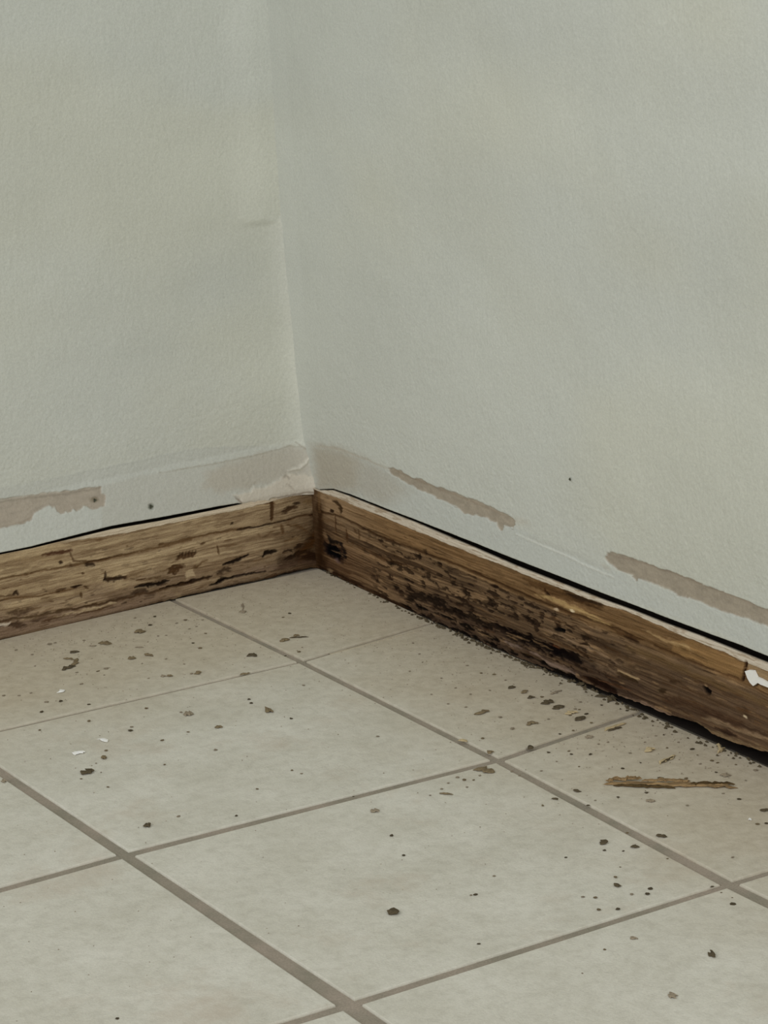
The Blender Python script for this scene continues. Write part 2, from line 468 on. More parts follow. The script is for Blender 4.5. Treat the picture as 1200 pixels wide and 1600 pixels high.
a2 = wr.poly(PR2, EARTH*0.97, 0.97, 0.9, 3.0, dep=-0.0012)
wr.stroke([(613,735),(660,756),(720,778),(785,806)], 1.2, A(118,104,90), 0.5, 1.5, 2)
wr.stroke([(947,868),(1000,880),(1060,900),(1140,932),(1200,956)], 1.4, A(122,108,95), 0.45, 1.5, 2)
patch_tint = (a1+a2)[..., None]*(fbm(wr.X/7, wr.Y/6, 77, 3)-0.5)[..., None]*0.35
wr.col *= 1+patch_tint
wr.stroke([(940,884),(950,890)], 3, A(150,142,128), 0.4, 3, 2)
def WR(S, H, d): return np.stack([S, wR(S)+WSET-d, H], -1)
wall_right = finish_sheet('wall_right', wr, WR, M_wall, dict(masks=[
    dict(a=a1, name='scraped_patch', label='long thin brown scraped streak near the corner'),
    dict(a=a2, name='scraped_patch', label='long wide brown scraped streak farther from the corner')]), None, 0.013, zs=1)
props(wall_right, 'pale grey painted plaster wall to the right of the corner', kind='structure')
# --- left wall
S, H = wall_grid(sLv, hG1L)
wl = Sheet(S, H, on_left, 0.00068, 0.00062, WALLC)
wall_common(wl, 200)
s345, h345 = on_left(440, 343)
edge = sst(h345-0.0015, h345+0.0015, wl.H) * (1-sst(0.012, 0.055, wl.S))
wl.d += edge*0.0035                                        # joint-tape end near the corner
lowf = (1-sst(h345-0.002, h345+0.001, wl.H))
wl.d += lowf*0.004*np.exp(-wl.S/0.008)                     # rounded filler below it
wl.col *= (1+0.035*edge)[..., None]
wl.stroke([(398,342),(420,344),(446,344)], 1.5, A(176,178,172), 0.5, 1.5, 2, dep=0.0005)
wl.poly([(0,790),(0,762),(75,750),(212,722),(300,704),(410,697),(496,697),(497,765),(375,785),(250,810),(125,835),(0,862)], A(158,160,154), 0.6, 4, 3)
wl.stroke([(75,751),(212,722),(300,703),(400,697)], 1.2, A(150,152,147), 0.5, 1.5, 2, dep=0.00015)
wl.poly([(160,760),(200,750),(250,738),(350,722),(410,710),(455,697),(480,701),(497,698),(497,765),(375,785),(250,808),(160,826)], A(152,151,142), 0.55, 3, 3)
wl.poly([(325,735),(380,716),(455,698),(480,702),(488,740),(440,750),(400,762),(350,770),(318,762)], A(150,145,133), 0.75, 9, 8)
wl.stroke([(250,739),(350,722),(410,710),(450,698),(470,698)], 1.0, A(130,124,110), 0.7, 1.2, 2, dep=-0.0003)
PL1 = [(-30,789),(0,781),(30,777),(75,770),(100,768),(120,766),(140,762),(160,760),(160,772),(166,774),(165,790),(150,796),(142,796),(138,793),(132,790),(128,796),(120,801),(116,796),(112,799),(107,801),(103,799),(95,804),(90,800),(87,792),(83,794),(77,789),(67,796),(54,802),(51,812),(37,819),(20,821),(0,826),(-30,834)]
al = wl.poly(PL1, A(139,130,117), 0.95, 0.9, 2.2, dep=-0.0010)
wl.col *= 1+al[..., None]*(fbm(wl.X/14, wl.Y/5, 66, 3)-0.5)[..., None]*0.25
wl.stroke([(0,786),(60,777),(100,773),(158,763)], 1.3, A(112,106,94), 0.65, 1.4, 2)
wl.stroke([(0,783),(60,772),(95,769)], 1.2, A(168,166,156), 0.5, 1, 2)
wl.stroke([(0,824),(38,817),(52,806)], 1.5, A(120,110,96), 0.5, 1.5, 2)
wl.stroke([(144,782),(154,782)], 4.5, A(105,97,78), 0.75, 2.5, 2, dep=-0.001)
wl.stroke([(237,792)], 4.2, A(96,100,88), 0.85, 2, 1, dep=-0.0015)
# filler lump over the board joint by the corner
PLp = [(366,775),(380,770),(392,766),(412,762),(432,752),(445,742),(470,738),(494,742),(503,766),(500,776),(480,776),(440,779),(400,784),(378,788)]
ap = wl.poly(PLp, A(168,162,149), 0.9, 2.0, 5, dep=0.0022)
wl.stroke([(420,780),(445,775),(480,769),(498,767)], 1.6, A(84,66,48), 0.7, 1.2, 2)
wl.stroke([(484,694),(487,704)], 4, A(182,182,174), 0.9, 2, 2, dep=0.002)
wl.stroke([(452,735),(466,732),(476,723),(479,712)], 2, A(174,171,160), 0.9, 1.5, 2, dep=0.0018)
wl.stroke([(461,690),(474,700),(482,703),(490,697)], 1.1, A(122,115,100), 0.7, 1, 1, dep=-0.0005)
wl.stroke([(440,748),(448,742),(452,748)], 1.6, A(118,110,98), 0.6, 1.3, 2, dep=-0.0008)
wl.stroke([(448,757),(460,766)], 1.2, A(130,120,108), 0.6, 1, 2, dep=-0.0005)
for x, y in ((392,762),(398,757),(386,758),(418,757),(408,764)):
    wl.stroke([(x, y), (x+2, y-5)], 1.0, A(128,122,108), 0.5, 1, 2)
wl.stroke([(368,778),(378,786)], 1.4, A(90,70,50), 0.7, 1, 1)
def WL(S, H, d): return np.stack([wL(S)+lean(H)-WSET+d, -S, H], -1)
wall_left = finish_sheet('wall_left', wl, WL, M_wall, dict(masks=[
    dict(a=al, name='scraped_patch', label='brown scraped patch with a ragged lower edge'),
    dict(a=ap, name='filler_lump', label='cream filler smeared over the board by the corner')]), None, 0.013, zs=-1)
props(wall_left, 'pale grey painted plaster wall to the left of the corner', kind='structure')
# near-black sheets behind boards and plaster: gap shade put into their colour
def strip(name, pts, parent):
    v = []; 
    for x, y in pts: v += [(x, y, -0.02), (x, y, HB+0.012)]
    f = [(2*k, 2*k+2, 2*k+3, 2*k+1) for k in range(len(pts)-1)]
    return mesh_obj(name, v, f, M_cavity_shade, parent)
strip('cavity_shade_back', [(2.4, 0.024), (-0.13, 0.024)], wall_right)
strip('cavity_shade_back', [(-0.026, -2.4), (-0.026, 0.06)], wall_left)
def cav_shade_floor(pts_in, pts_out, parent):  # dark sheet added under a board as painted shade, hiding the lit floor
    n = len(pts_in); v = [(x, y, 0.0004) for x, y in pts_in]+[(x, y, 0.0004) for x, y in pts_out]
    mesh_obj('cavity_shade_floor', v, [(k, k+1, n+k+1, n+k) for k in range(n-1)], M_cavity_shade, parent)
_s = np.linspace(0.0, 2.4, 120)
cav_shade_floor([(x, float(wR(x))+0.0006) for x in _s], [(x, 0.0238) for x in _s], wall_right)
cav_shade_floor([(float(wL(x))-0.0006, -x) for x in _s], [(-0.0258, -x) for x in _s], wall_left)
for (px, py, r, wall, lb_, mt) in ((237,792,0.0022,'L','dark nail hole in the skirting scar',M_cavity_shade), (149,782,0.0020,'L','small nail hole inside the scraped patch',M_cavity_shade), (890,749,0.0016,'R','tiny dark nail hole high above the board',M_cavity_shade)):
    s, h = (on_left if wall == 'L' else on_right)(px, py)
    vs_ = []; n = 10
    for k in range(n):
        a = 2*math.pi*k/n; rr = r*(0.8+0.3*math.sin(3*a+px))
        vs_.append((math.cos(a)*rr, math.sin(a)*rr*1.1))
    cen = (0, 0)
    def W3(u, v, d):
        if wall == 'L': return (float(wL(s)+lean(h))-WSET+d, -(s+u), h+v)
        return (s+u, float(wR(s))+WSET-d, h+v)
    base = -0.0006 if wall == 'L' else 0.0004
    V = [W3(u, v, base+0.0008) for u, v in vs_] + [W3(0, 0, base-0.0004)]
    fcs = [((k+1) % n, k, n) if wall == 'L' else (k, (k+1) % n, n) for k in range(n)]
    o = mesh_obj('nail_hole', V, fcs, plain('nail_hole_rim', tuple(A(70,72,60)), 0.9, 0.2, 900), wall_left if wall == 'L' else wall_right)
    o['label'] = lb_

# ------------------------------------------------------------------ rotten boards at the foot of the walls
def board_grid(s_end, h0, h1, s0_=0.0):
    ss = arange_to([(s0_-0.010, s_end+0.05, 0.0007), (s_end+0.05, 2.4, 0.01)])
    tt = np.linspace(0, 1, 170)
    S, T = np.meshgrid(ss, tt)
    a = h0(S); b_ = h1(S)
    a = a + (fbm(S/0.006, S*0+3.3, 5, 4)-0.5)*0.0022
    return S, a + (b_-a)*T, T
def grain(sh, T, seed, light, dark, amp=1.0, uy=None):
    X, Y = sh.X, sh.Y
    wx = (fbm(X/90, Y/30, seed, 3)-0.5)*10
    g1 = fbm(X/70, (Y+wx)/2.2, seed+1, 3); g2 = fbm(X/160, (Y+wx)/9, seed+2, 3); g3 = fbm(X/12, (Y+wx)/1.3, seed+3, 2)
    k = np.clip(0.5 + ((g1-0.5)*0.9 + (g2-0.5)*1.3 + (g3-0.5)*0.5)*amp, 0, 1)[..., None]
    sh.col[:] = np.array(dark)*(1-k) + np.array(light)*k
    sh.d += (g1-0.5)*0.0011 + (g3-0.5)*0.0005
def sblend(sh, mask, color, op=1.0):
    a = (np.clip(mask, 0, 1)*op)[..., None]; sh.col[:] = sh.col*(1-a)+np.array(color)*a
DK = A(48,30,17); DK2 = A(34,22,14); BLK = A(20,15,14); BR = A(96,70,42); BR2 = A(78,52,28); RED = A(74,38,20); ORG = A(112,74,34); LT = A(160,142,112); MV = A(118,98,82)

# --- left board
S, H, T = board_grid(sLv, hB0L, hG2L, 0.0)
bl = Sheet(S, H, on_left_board, 0.00068, 0.00062, A(146,126,96))
grain(bl, T, 300, A(158,139,108), A(122,101,75), 1.1)
low = 1-sst(0.10, 0.42, T + (fbm(bl.X/40, bl.Y/8, 333, 3)-0.5)*0.35)
sblend(bl, low, A(112,92,72), 0.55)
lowL = low*(sst(150, 330, bl.X))
sblend(bl, lowL, MV, 0.5)
sblend(bl, 1-sst(0.0, 0.045, T), A(70,52,34), 0.75)
cor = 1-sst(4, 105, bl.X + (fbm(bl.X/20, bl.Y/12, 340, 3)-0.5)*60)
sblend(bl, cor*(0.55+0.45*(1-sst(.3,.8,T))), A(82,60,36), 0.85)
brn = sst(0.52, 0.7, fbm(bl.X/26, bl.Y/7, 350, 4))
sblend(bl, brn, A(108,87,62), 0.4)
bl.stroke([(0,905),(100,886),(150,877),(225,861),(300,843)], 1.6, BR, 0.8, 1.5, 2, taper=False, dep=-0.0010)
bl.stroke([(-20,918),(60,898),(150,884),(230,866),(300,850)], 2.2, LT, 0.35, 2, 3)
bl.stroke([(250,852),(325,835),(390,825)], 1.6, BR, 0.85, 1.4, 2, taper=False, dep=-0.0010)
bl.stroke([(372,828),(400,824),(455,811)], 1.7, DK, 0.85, 1.2, 1.5, dep=-0.0014)
bl.stroke([(450,812),(475,806),(494,803)], 1.8, BR2, 0.8, 1.5, 2, dep=-0.0010)
bl.stroke([(-20,940),(0,937),(60,931),(110,921),(128,914)], 1.4, BR, 0.8, 1.2, 2)
bl.stroke([(68,867),(95,862),(112,861)], 3.4, RED, 0.85, 2, 3, dep=-0.0006)
bl.stroke([(110,864),(115,876),(147,877),(190,866)], 1.7, BR2, 0.8, 1.2, 2)
bl.stroke([(93,878),(97,879)], 3.2, DK, 0.9, 1.2, 2, dep=-0.001)
bl.stroke([(134,883),(149,882)], 3.0, DK, 0.85, 1.4, 3, dep=-0.001)
bl.stroke([(109,880),(113,885)], 2, BR2, 0.6, 2, 2)
bl.stroke([(128,896),(131,896)], 2.2, BR2, 0.8, 1, 1)
bl.stroke([(112,917),(127,915)], 2.4, DK, 0.9, 1.2, 2, dep=-0.001)
bl.stroke([(132,916),(138,919)], 2.0, BR2, 0.7, 1.2, 2)
bl.stroke([(126,926),(127,933)], 2.2, BR2, 0.8, 1.2, 1)
bl.stroke([(22,930),(26,925),(29,930)], 2.8, DK, 0.85, 1.2, 2, dep=-0.001)
bl.stroke([(-10,931),(24,931)], 1.5, BR2, 0.7, 1.2, 2)
bl.stroke([(20,875),(60,872),(110,872)], 4, A(138,116,84), 0.4, 4, 4)
bl.stroke([(163,907),(178,905),(197,901)], 3.6, DK, 0.9, 1.5, 3, dep=-0.0014)
bl.stroke([(164,906),(165,893)], 2.0, DK, 0.8, 1.0, 1)
bl.stroke([(195,902),(225,893)], 5, BR, 0.5, 3, 4)
bl.stroke([(205,905),(250,903),(290,900)], 2.2, A(88,66,42), 0.6, 2, 3)
bl.stroke([(211,918),(235,914),(263,908)], 3.4, DK2, 0.95, 1.6, 4, dep=-0.0020)
bl.stroke([(208,926),(232,923)], 4.0, DK, 0.75, 2.5, 4, dep=-0.001)
bl.stroke([(172,935),(240,926)], 5, A(82,62,44), 0.5, 4, 5)
bl.stroke([(264,893),(276,889),(287,884)], 6, BR2, 0.9, 2, 5, dep=-0.0012, rough=.4)
bl.stroke([(276,873),(290,869),(306,867)], 4, BR2, 0.85, 1.5, 5, dep=-0.0010, rough=.5)
for k in range(6):
    bl.stroke([(280+k*5, 872-k*1.0), (281+k*5, 863-k*1.0)], 1.0, DK, 0.6, 0.8, 1)
bl.poly([(290,892),(302,889),(304,900),(292,905)], LT, 0.8, 1.5, 3)
bl.stroke([(300,888),(318,878),(325,874)], 2.0, BR, 0.7, 1.6, 3)
bl.stroke([(303,887),(308,884)], 3.0, BR2, 0.6, 2, 2)
bl.stroke([(-30,975),(60,962),(120,951),(172,940),(235,926),(262,919),(300,910)], 1.9, A(78,56,34), 0.85, 1.4, 3, taper=False, dep=-0.0012)
bl.stroke([(250,920),(290,911),(310,906),(330,901)], 2.4, DK, 0.9, 1.3, 3, dep=-0.0014)
bl.stroke([(84,966),(118,957),(170,945),(180,941)], 2.2, LT, 0.75, 1.4, 4, dep=0.0008)
bl.stroke([(117,962),(150,953),(176,948)], 1.5, BR2, 0.75, 1.2, 2, dep=-0.0010)
bl.stroke([(65,972),(85,967),(100,962)], 2.2, BR2, 0.6, 1.6, 3)
bl.stroke([(14,960),(30,957),(50,953)], 4.4, A(72,50,34), 0.7, 3, 6, rough=.4, dep=-0.001)
bl.stroke([(14,977),(28,975),(40,979)], 4.0, A(66,46,30), 0.75, 2.5, 6, rough=.4, dep=-0.001)
bl.stroke([(50,970),(72,964)], 3.6, A(80,60,42), 0.6, 2.5, 5)
bl.stroke([(-10,978),(8,976),(14,973)], 3.0, A(176,166,148), 0.8, 1.5, 3)
bl.stroke([(40,962),(70,952),(100,948)], 2.4, A(148,128,102), 0.5, 1.5, 4)
bl.stroke([(350,882),(365,879),(376,872),(389,867)], 3.0, DK2, 0.95, 1.3, 3, dep=-0.0014)
bl.stroke([(410,870),(416,865),(431,861)], 3.4, DK2, 0.95, 1.3, 3, dep=-0.0014)
bl.stroke([(448,873),(462,868),(480,862)], 4.4, DK2, 0.9, 2.0, 4, dep=-0.0014, rough=.3)
bl.stroke([(441,864),(450,859),(458,861)], 2.6, DK, 0.8, 1.3, 3)
bl.stroke([(458,857),(466,853),(473,850)], 2.4, DK, 0.85, 1.4, 3)
bl.stroke([(340,896),(352,891),(360,890)], 4.0, DK, 0.75, 2.2, 5, rough=.4)
bl.stroke([(327,916),(345,908),(362,902),(390,897),(415,892)], 2.2, DK2, 0.95, 1.2, 2.5, dep=-0.0014)
bl.stroke([(340,909),(352,904)], 4.6, DK2, 0.85, 1.6, 3, dep=-0.001)
bl.stroke([(330,922),(360,917),(387,910)], 1.8, DK, 0.8, 1.2, 2)
bl.stroke([(368,900),(395,890),(440,884)], 4, MV, 0.5, 3, 5)
bl.stroke([(424,902),(445,896),(472,890)], 1.9, DK, 0.85, 1.2, 3)
bl.stroke([(412,905),(432,897)], 2.2, BR2, 0.7, 1.4, 3)
bl.stroke([(414,786),(424,785),(429,787)], 2.6, BR, 0.8, 1.6, 2)
bl.stroke([(425,786),(425,798),(425,811)], 2.9, BR2, 0.9, 1.2, 1.2, taper=False, dep=-0.0006)
bl.stroke([(441,800),(451,796),(463,794)], 4.6, A(62,38,18), 0.85, 2.4, 4, dep=-0.0008)
bl.stroke([(458,787),(468,786)], 2.6, DK, 0.8, 1.4, 2)
bl.stroke([(361,819),(364,817)], 2.2, DK, 0.85, 1, 1)
bl.stroke([(339,852),(342,866)], 1.5, BR2, 0.8, 1.0, 1)
bl.stroke([(342,855),(370,850)], 1.3, BR, 0.6, 1.2, 2)
bl.stroke([(313,850),(321,848)], 2.0, BR2, 0.8, 1.2, 1)
bl.stroke([(301,822),(316,818),(328,813)], 2.4, BR, 0.35, 2.5, 4)
bl.stroke([(440,820),(442,834)], 3.0, BR, 0.85, 1.5, 1.5)
bl.stroke([(450,820),(465,822),(480,830)], 2.4, BR, 0.75, 1.8, 2.5)
bl.stroke([(445,846),(455,843),(466,843)], 1.8, BR, 0.7, 1.3, 2)
bl.stroke([(415,838),(430,828)], 1.2, BR, 0.5, 1.2, 2)
bl.stroke([(403,834),(406,840)], 1.8, BR, 0.5, 1.5, 2)
bl.stroke([(470,862),(486,850),(494,830),(498,800)], 9, A(66,42,20), 0.8, 6, 4, taper=False)
bl.stroke([(440,876),(470,872),(498,866)], 8, A(62,42,26), 0.7, 5, 5, taper=False)
bl.stroke([(473,858),(486,850),(493,836),(497,818)], 4.5, A(84,52,20), 0.7, 4, 4)
bl.stroke([(497,778),(498,806)], 2.4, A(48,26,14), 0.9, 1.4, 1.5)
bl.stroke([(484,806),(497,801)], 3.2, A(66,40,20), 0.8, 2, 2)
bl.stroke([(476,786),(492,780)], 5.0, A(110,86,54), 0.7, 4, 4)
bl.stroke([(474,871),(486,868),(496,876)], 7.5, A(54,32,16), 0.85, 4, 4, rough=.3)
bl.stroke([(430,888),(465,880),(496,878)], 4.5, A(86,64,48), 0.7, 3, 4)
bl.stroke([(452,848),(468,838)], 5, A(134,112,80), 0.5, 4, 4)
bl.stroke([(426,779),(440,775),(447,774)], 1.0, A(70,58,46), 0.8, 0.8, 1)
bl.stroke([(473,774),(480,769),(491,768)], 1.6, DK2, 0.85, 0.9, 1.5)
bl.stroke([(107,848),(140,844),(166,841)], 1.2, BR, 0.6, 1.2, 2)
bl.stroke([(152,845),(160,843)], 2.2, BR, 0.6, 1.4, 2)
bl.stroke([(197,853),(199,853)], 2.0, BR, 0.6, 1.2, 1)
bl.stroke([(260,940),(285,935),(275,927)], 3, A(140,122,90), 0.5, 3, 3)
rs = np.random.RandomState(5)
for k in range(230):
    x = rs.uniform(-10, 495); t = rs.beta(1.3, 2.2)
    yb = np.interp(x, [0,250,496], [1000,941,886]); yt = np.interp(x, [0,250,496], [869,819,768])
    y = yb+(yt-yb)*t; L = rs.uniform(2, 16); sl_ = np.interp(t, [0, 1], [-0.232, -0.20])
    bl.stroke([(x, y), (x+L, y+L*sl_)], rs.uniform(0.5, 1.3), [BR, BR2, DK][rs.randint(3)], rs.uniform(0.25, 0.7), 0.9, 2)
def deepen(sh, ref, g, mul):
    lum = sh.col.mean(-1, keepdims=True)
    sh.col[:] = sh.col*np.clip(lum/ref, 0.02, 1.25)**g*np.array(mul)
deepen(bl, 0.30, 0.32, (0.90, 0.905, 0.93))
# white paint line left along the top
edgeL = hG3L(S)
apt = sst(-0.5, 0.5, (H-edgeL)/0.00062 + bl.jy*1.3)
seg = sst(-0.5, 0.5, np.interp(bl.S, sorted([on_left_board(x, 800)[0] for x in (0,90,130,260,370,440,480,496)]), [0.0,0.3,1,1,1,0.9,0.2,0.1][::1])-0.5)
apt = apt*seg
sblend(bl, apt, A(176,164,144), 0.92); bl.d += apt*0.0006
PROUD = 0.0
def BLf(S, H, d): return np.stack([wL(S)+d, -S, H], -1)
board_l = finish_sheet('baseboard_left', bl, BLf, M_wood, dict(top=True, masks=[
    dict(a=apt, name='paint_strip', mat=M_paint, label='thin cream paint line along the top edge')]), None, 0.016, zs=-1)
props(board_l, 'tan rotting wooden board with dark mould marks at the foot of the left wall', kind='structure')

# --- right board
S, H, T = board_grid(sRv, hB0R, hG2R, 0.0)
br = Sheet(S, H, on_right, 0.00118, 0.00062, A(120,98,68))
grain(br, T, 400, A(124,100,72), A(74,55,37), 1.4)
near = 1-sst(20, 150, br.X)                           # near the corner: paler tan
tmp = br.col.copy(); 
sblend(br, near*sst(0.45, 0.8, T), A(136,113,84), 0.65)
sblend(br, near*(1-sst(0.3, 0.6, T)), A(90,64,42), 0.65)
topl = sst(0.0, 0.06, T - np.interp(br.X, [0, 200, 500, 800], [0.70, 0.66, 0.63, 0.62]))
sblend(br, topl*(1-near), A(116,88,54), 0.5)
midb = sst(0.1, 0.35, T)*(1-topl)*sst(120, 260, br.X)*(fbm(br.X/30, br.Y/9, 411, 3)*1.2)
sblend(br, midb, A(78,62,46), 0.65)
lowb = (1-sst(0.05, 0.42, T+(fbm(br.X/25, br.Y/8, 433, 3)-0.5)*0.3))*sst(90, 200, br.X)*(1-sst(430, 560, br.X))
sblend(br, lowb, A(68,53,43), 0.7)
blot = sst(0.56, 0.68, fbm(br.X/9, br.Y/5, 455, 4))*(1-topl*0.8)*sst(60, 130, br.X)*(1-sst(400, 520, br.X))
sblend(br, blot, A(46,31,20), 0.75)
br.d -= blot*0.0008
right_r = sst(430, 560, br.X)
sblend(br, right_r*(1-topl)*(1-sst(.35,.75,T)), A(76,58,44), 0.6)
cn = 1-sst(0, 26, br.X+(fbm(br.X/12, br.Y/10, 490, 3)-0.5)*30)
sblend(br, cn, A(72,49,27), 0.75)
# long groove between the two laminations
GR = [(499,800),(533,808),(587,836),(640,856),(707,880),(773,908),(822,930),(871,951),(926,969),(965,983),(1002,1000),(1065,1027),(1100,1041),(1158,1063)]
br.stroke(GR, 1.7, A(74,50,28), 0.8, 1.3, 1.5, taper=False, dep=-0.0014)
br.stroke([(x, y+4) for x, y in GR[1:6]], 1.6, A(138,116,86), 0.35, 1.5, 2)
br.stroke([(1160,1064),(1200,1085)], 1.5, BR2, 0.5, 1.4, 2)
# mould blotch by the corner
br.stroke([(512,858),(519,862),(530,868)], 11, A(40,26,22), 0.85, 4, 5, dep=-0.001, taper=False)
br.stroke([(517,861),(525,864)], 8, A(22,16,18), 0.97, 4, 1.5, taper=False)
br.stroke([(516,862),(524,864)], 8, A(12,10,16), 0.97, 3, 4, dep=-0.0015, taper=False)
br.stroke([(513,838),(517,846),(533,849)], 4.5, BLK, 0.85, 2, 4)
br.stroke([(534,850),(537,862),(540,872)], 4.5, A(26,18,20), 0.85, 2, 4)
br.stroke([(522,874),(530,878)], 3.5, A(104,84,78), 0.6, 2, 3)
br.stroke([(520,783),(526,786),(531,792),(531,799)], 4.2, A(60,40,20), 0.85, 1.6, 3, dep=-0.0008)
br.stroke([(517,800),(521,799)], 3.4, DK, 0.9, 1.3, 2, dep=-0.0008)
br.stroke([(523,803),(524,820),(525,836)], 1.2, BR2, 0.8, 0.9, 1, dep=-0.0008)
br.stroke([(541,827),(543,847)], 2.0, BR2, 0.85, 1.2, 1)
br.stroke([(503,812),(520,814)], 3, BR, 0.5, 2, 2)
br.stroke([(499,790),(501,830),(500,880)], 4.5, A(66,42,20), 0.85, 3, 3, taper=False)
br.stroke([(498,766),(499,780),(499,800)], 2.0, A(110,84,54), 0.7, 2, 1)
br.stroke([(501,872),(508,884)], 5, A(60,38,20), 0.75, 3, 3)
for q in (((560,828),(562,842)), ((552,826),(556,833)), ((590,842),(594,848)), ((600,842),(607,846))):
    br.stroke(q, 2.0, BR2, 0.6, 1.3, 2)
for x, y, r, o_ in ((593,845,3,.7),(613,850,3.5,.75),(653,868,5,.9),(570,862,3,.6),(588,868,3,.5),(611,880,4,.75),(650,891,4.5,.6),(677,900,4.5,.6),(618,916,5,.85),(637,918,5.5,.85),(589,907,3.5,.7),(709,912,5,.8),(725,925,5.5,.9),(731,931,4,.85),(700,890,3,.5),(739,904,3.5,.6),(768,940,7,.75),(773,916,4,.8),(760,942,7,.5),(823,966,5,.85),(830,972,4,.8),(665,862,4,.6),(640,872,3.5,.5),(685,882,3.5,.55),(803,950,5,.4)):
    br.stroke([(x-2, y-1), (x+3, y+2)], r, A(42,28,17), o_, 2.2, 5, dep=-0.0008, rough=.3)
br.stroke([(560,856),(580,864),(600,873),(640,885)], 2.4, BR2, 0.6, 2, 4)
br.stroke([(640,935),(651,930),(668,936),(683,941),(695,950),(707,955),(730,962),(747,968),(770,980),(787,987),(800,993),(821,1000)], 6.0, A(34,22,14), 0.8, 3, 7, taper=False, dep=-0.0012, rough=.5)
br.stroke([(770,975),(803,990),(821,999),(845,1010),(871,1018),(902,1028),(925,1038)], 7.0, A(30,18,14), 0.93, 3, 6, dep=-0.0018, rough=.35)
br.stroke([(846,1006),(862,1016),(878,1020)], 8, A(26,14,12), 0.95, 3, 5, dep=-0.001)
br.stroke([(862,1008),(872,1014)], 2.4, A(104,62,38), 0.7, 1.4, 2)
br.stroke([(871,1024),(905,1034)], 3.0, A(30,20,16), 0.8, 1.5, 4)
for a_, b_ in (((630,947),(650,958)),((655,961),(672,969)),((678,971),(698,980)),((703,982),(716,985)),((716,985),(733,994)),((738,996),(752,1003)),((757,1003),(776,1012)),((779,1013),(792,1020)),((795,1018),(808,1022)),((814,1020),(834,1030)),((837,1031),(858,1042)),((860,1043),(880,1051)),((884,1053),(906,1063)),((690,962),(712,972)),((720,974),(742,986)),((755,990),(775,1000)),((650,945),(668,955))):
    br.stroke([a_, b_], 3.2, A(24,16,11), 0.92, 1.5, 4, dep=-0.0010, rough=.4)
br.stroke([(499,886),(515,893),(560,914),(613,941),(640,954)], 2.6, A(56,34,18), 0.85, 1.6, 3, taper=False, dep=-0.0006)
br.stroke([(512,890),(520,893)], 3, A(134,114,84), 0.6, 1.6, 2)
br.stroke([(830,1018),(850,1032),(880,1044),(900,1054)], 3.2, A(116,98,84), 0.75, 2, 4)
br.stroke([(790,1003),(812,1012)], 3.2, A(112,96,84), 0.6, 2, 4)
br.stroke([(905,1030),(940,1042),(975,1056)], 3.5, A(108,88,66), 0.6, 2.4, 5)
br.stroke([(876,983),(869,973)], 3.0, DK, 0.85, 1.3, 2)
br.stroke([(867,984),(881,985)], 3.6, BLK, 0.95, 1.2, 1.5, dep=-0.002)
br.stroke([(885,977),(896,983)], 2.4, DK, 0.8, 1.3, 3)
br.stroke([(918,1010),(924,1014)], 3.8, BLK, 0.95, 1.2, 2, dep=-0.002)
br.stroke([(905,1005),(918,1008)], 1.8, DK, 0.6, 1.2, 2)
br.stroke([(926,1015),(936,1023)], 3.5, A(64,46,28), 0.7, 2, 3)
br.stroke([(766,914),(778,918)], 3.4, DK, 0.8, 1.6, 3)
br.stroke([(851,921),(855,930),(862,937)], 3.2, A(44,22,12), 0.9, 1.2, 2, dep=-0.001)
br.stroke([(820,905),(850,918),(884,930),(937,948)], 6.0, A(80,54,28), 0.7, 3, 5, rough=.3)
br.stroke([(885,927),(910,935),(940,946)], 4.2, A(50,32,18), 0.75, 2.5, 4)
br.stroke([(840,930),(868,937),(906,955),(950,974)], 3.6, A(150,126,84), 0.65, 2.2, 5)
br.stroke([(892,953),(896,955)], 2.6, A(186,170,138), 0.9, 1.0, 1)
br.stroke([(866,952),(872,954)], 1.8, A(176,158,130), 0.8, 1.0, 1)
br.stroke([(822,918),(850,935),(890,958),(930,980)], 1.5, BR2, 0.6, 1.3, 3)
br.stroke([(850,982),(890,1000),(930,1018),(970,1038)], 2.2, A(126,104,80), 0.6, 1.8, 4)
br.stroke([(840,990),(880,1008),(930,1030)], 1.6, BR2, 0.6, 1.4, 3)
br.stroke([(845,960),(880,972),(905,983),(930,1002),(960,1017)], 1.8, A(62,42,26), 0.7, 1.6, 4)
br.stroke([(976,994),(984,997),(998,1003)], 3.2, A(52,30,16), 0.85, 1.8, 3)
br.stroke([(945,975),(965,988),(1000,1000)], 1.6, BR2, 0.7, 1.4, 2)
br.stroke([(967,1053),(982,1061),(994,1067)], 3.0, A(66,48,28), 0.85, 1.5, 3, dep=-0.001)
br.stroke([(967,1049),(984,1056),(997,1061)], 1.8, A(148,126,92), 0.8, 1.2, 3, dep=0.0005)
br.stroke([(917,1062),(935,1068),(950,1077),(963,1084)], 5.0, A(46,24,14), 0.9, 2, 3, dep=-0.002)
br.stroke([(925,1060),(960,1071),(985,1078)], 1.6, A(100,66,40), 0.7, 1.5, 3)
br.stroke([(1101,1075),(1105,1079),(1106,1085)], 4.2, A(16,10,8), 0.97, 1.2, 1.5, dep=-0.0025)
br.stroke([(1102,1070),(1104,1073)], 2.0, A(138,114,84), 0.7, 1.0, 1)
br.stroke([(1048,1066),(1055,1064)], 3.4, A(60,42,24), 0.75, 1.6, 3)
br.stroke([(1031,1081),(1040,1079)], 3.6, A(56,40,22), 0.8, 1.6, 2.5)
br.stroke([(940,1015),(980,1028),(1040,1055),(1100,1090),(1200,1125)], 3.5, A(74,54,34), 0.55, 3, 5)
br.stroke([(980,1012),(1040,1035),(1100,1062),(1200,1100)], 5, A(98,76,44), 0.5, 4, 5)
br.stroke([(1040,1093),(1070,1098),(1100,1110),(1160,1130)], 5, A(62,40,24), 0.6, 4, 6, rough=.3)
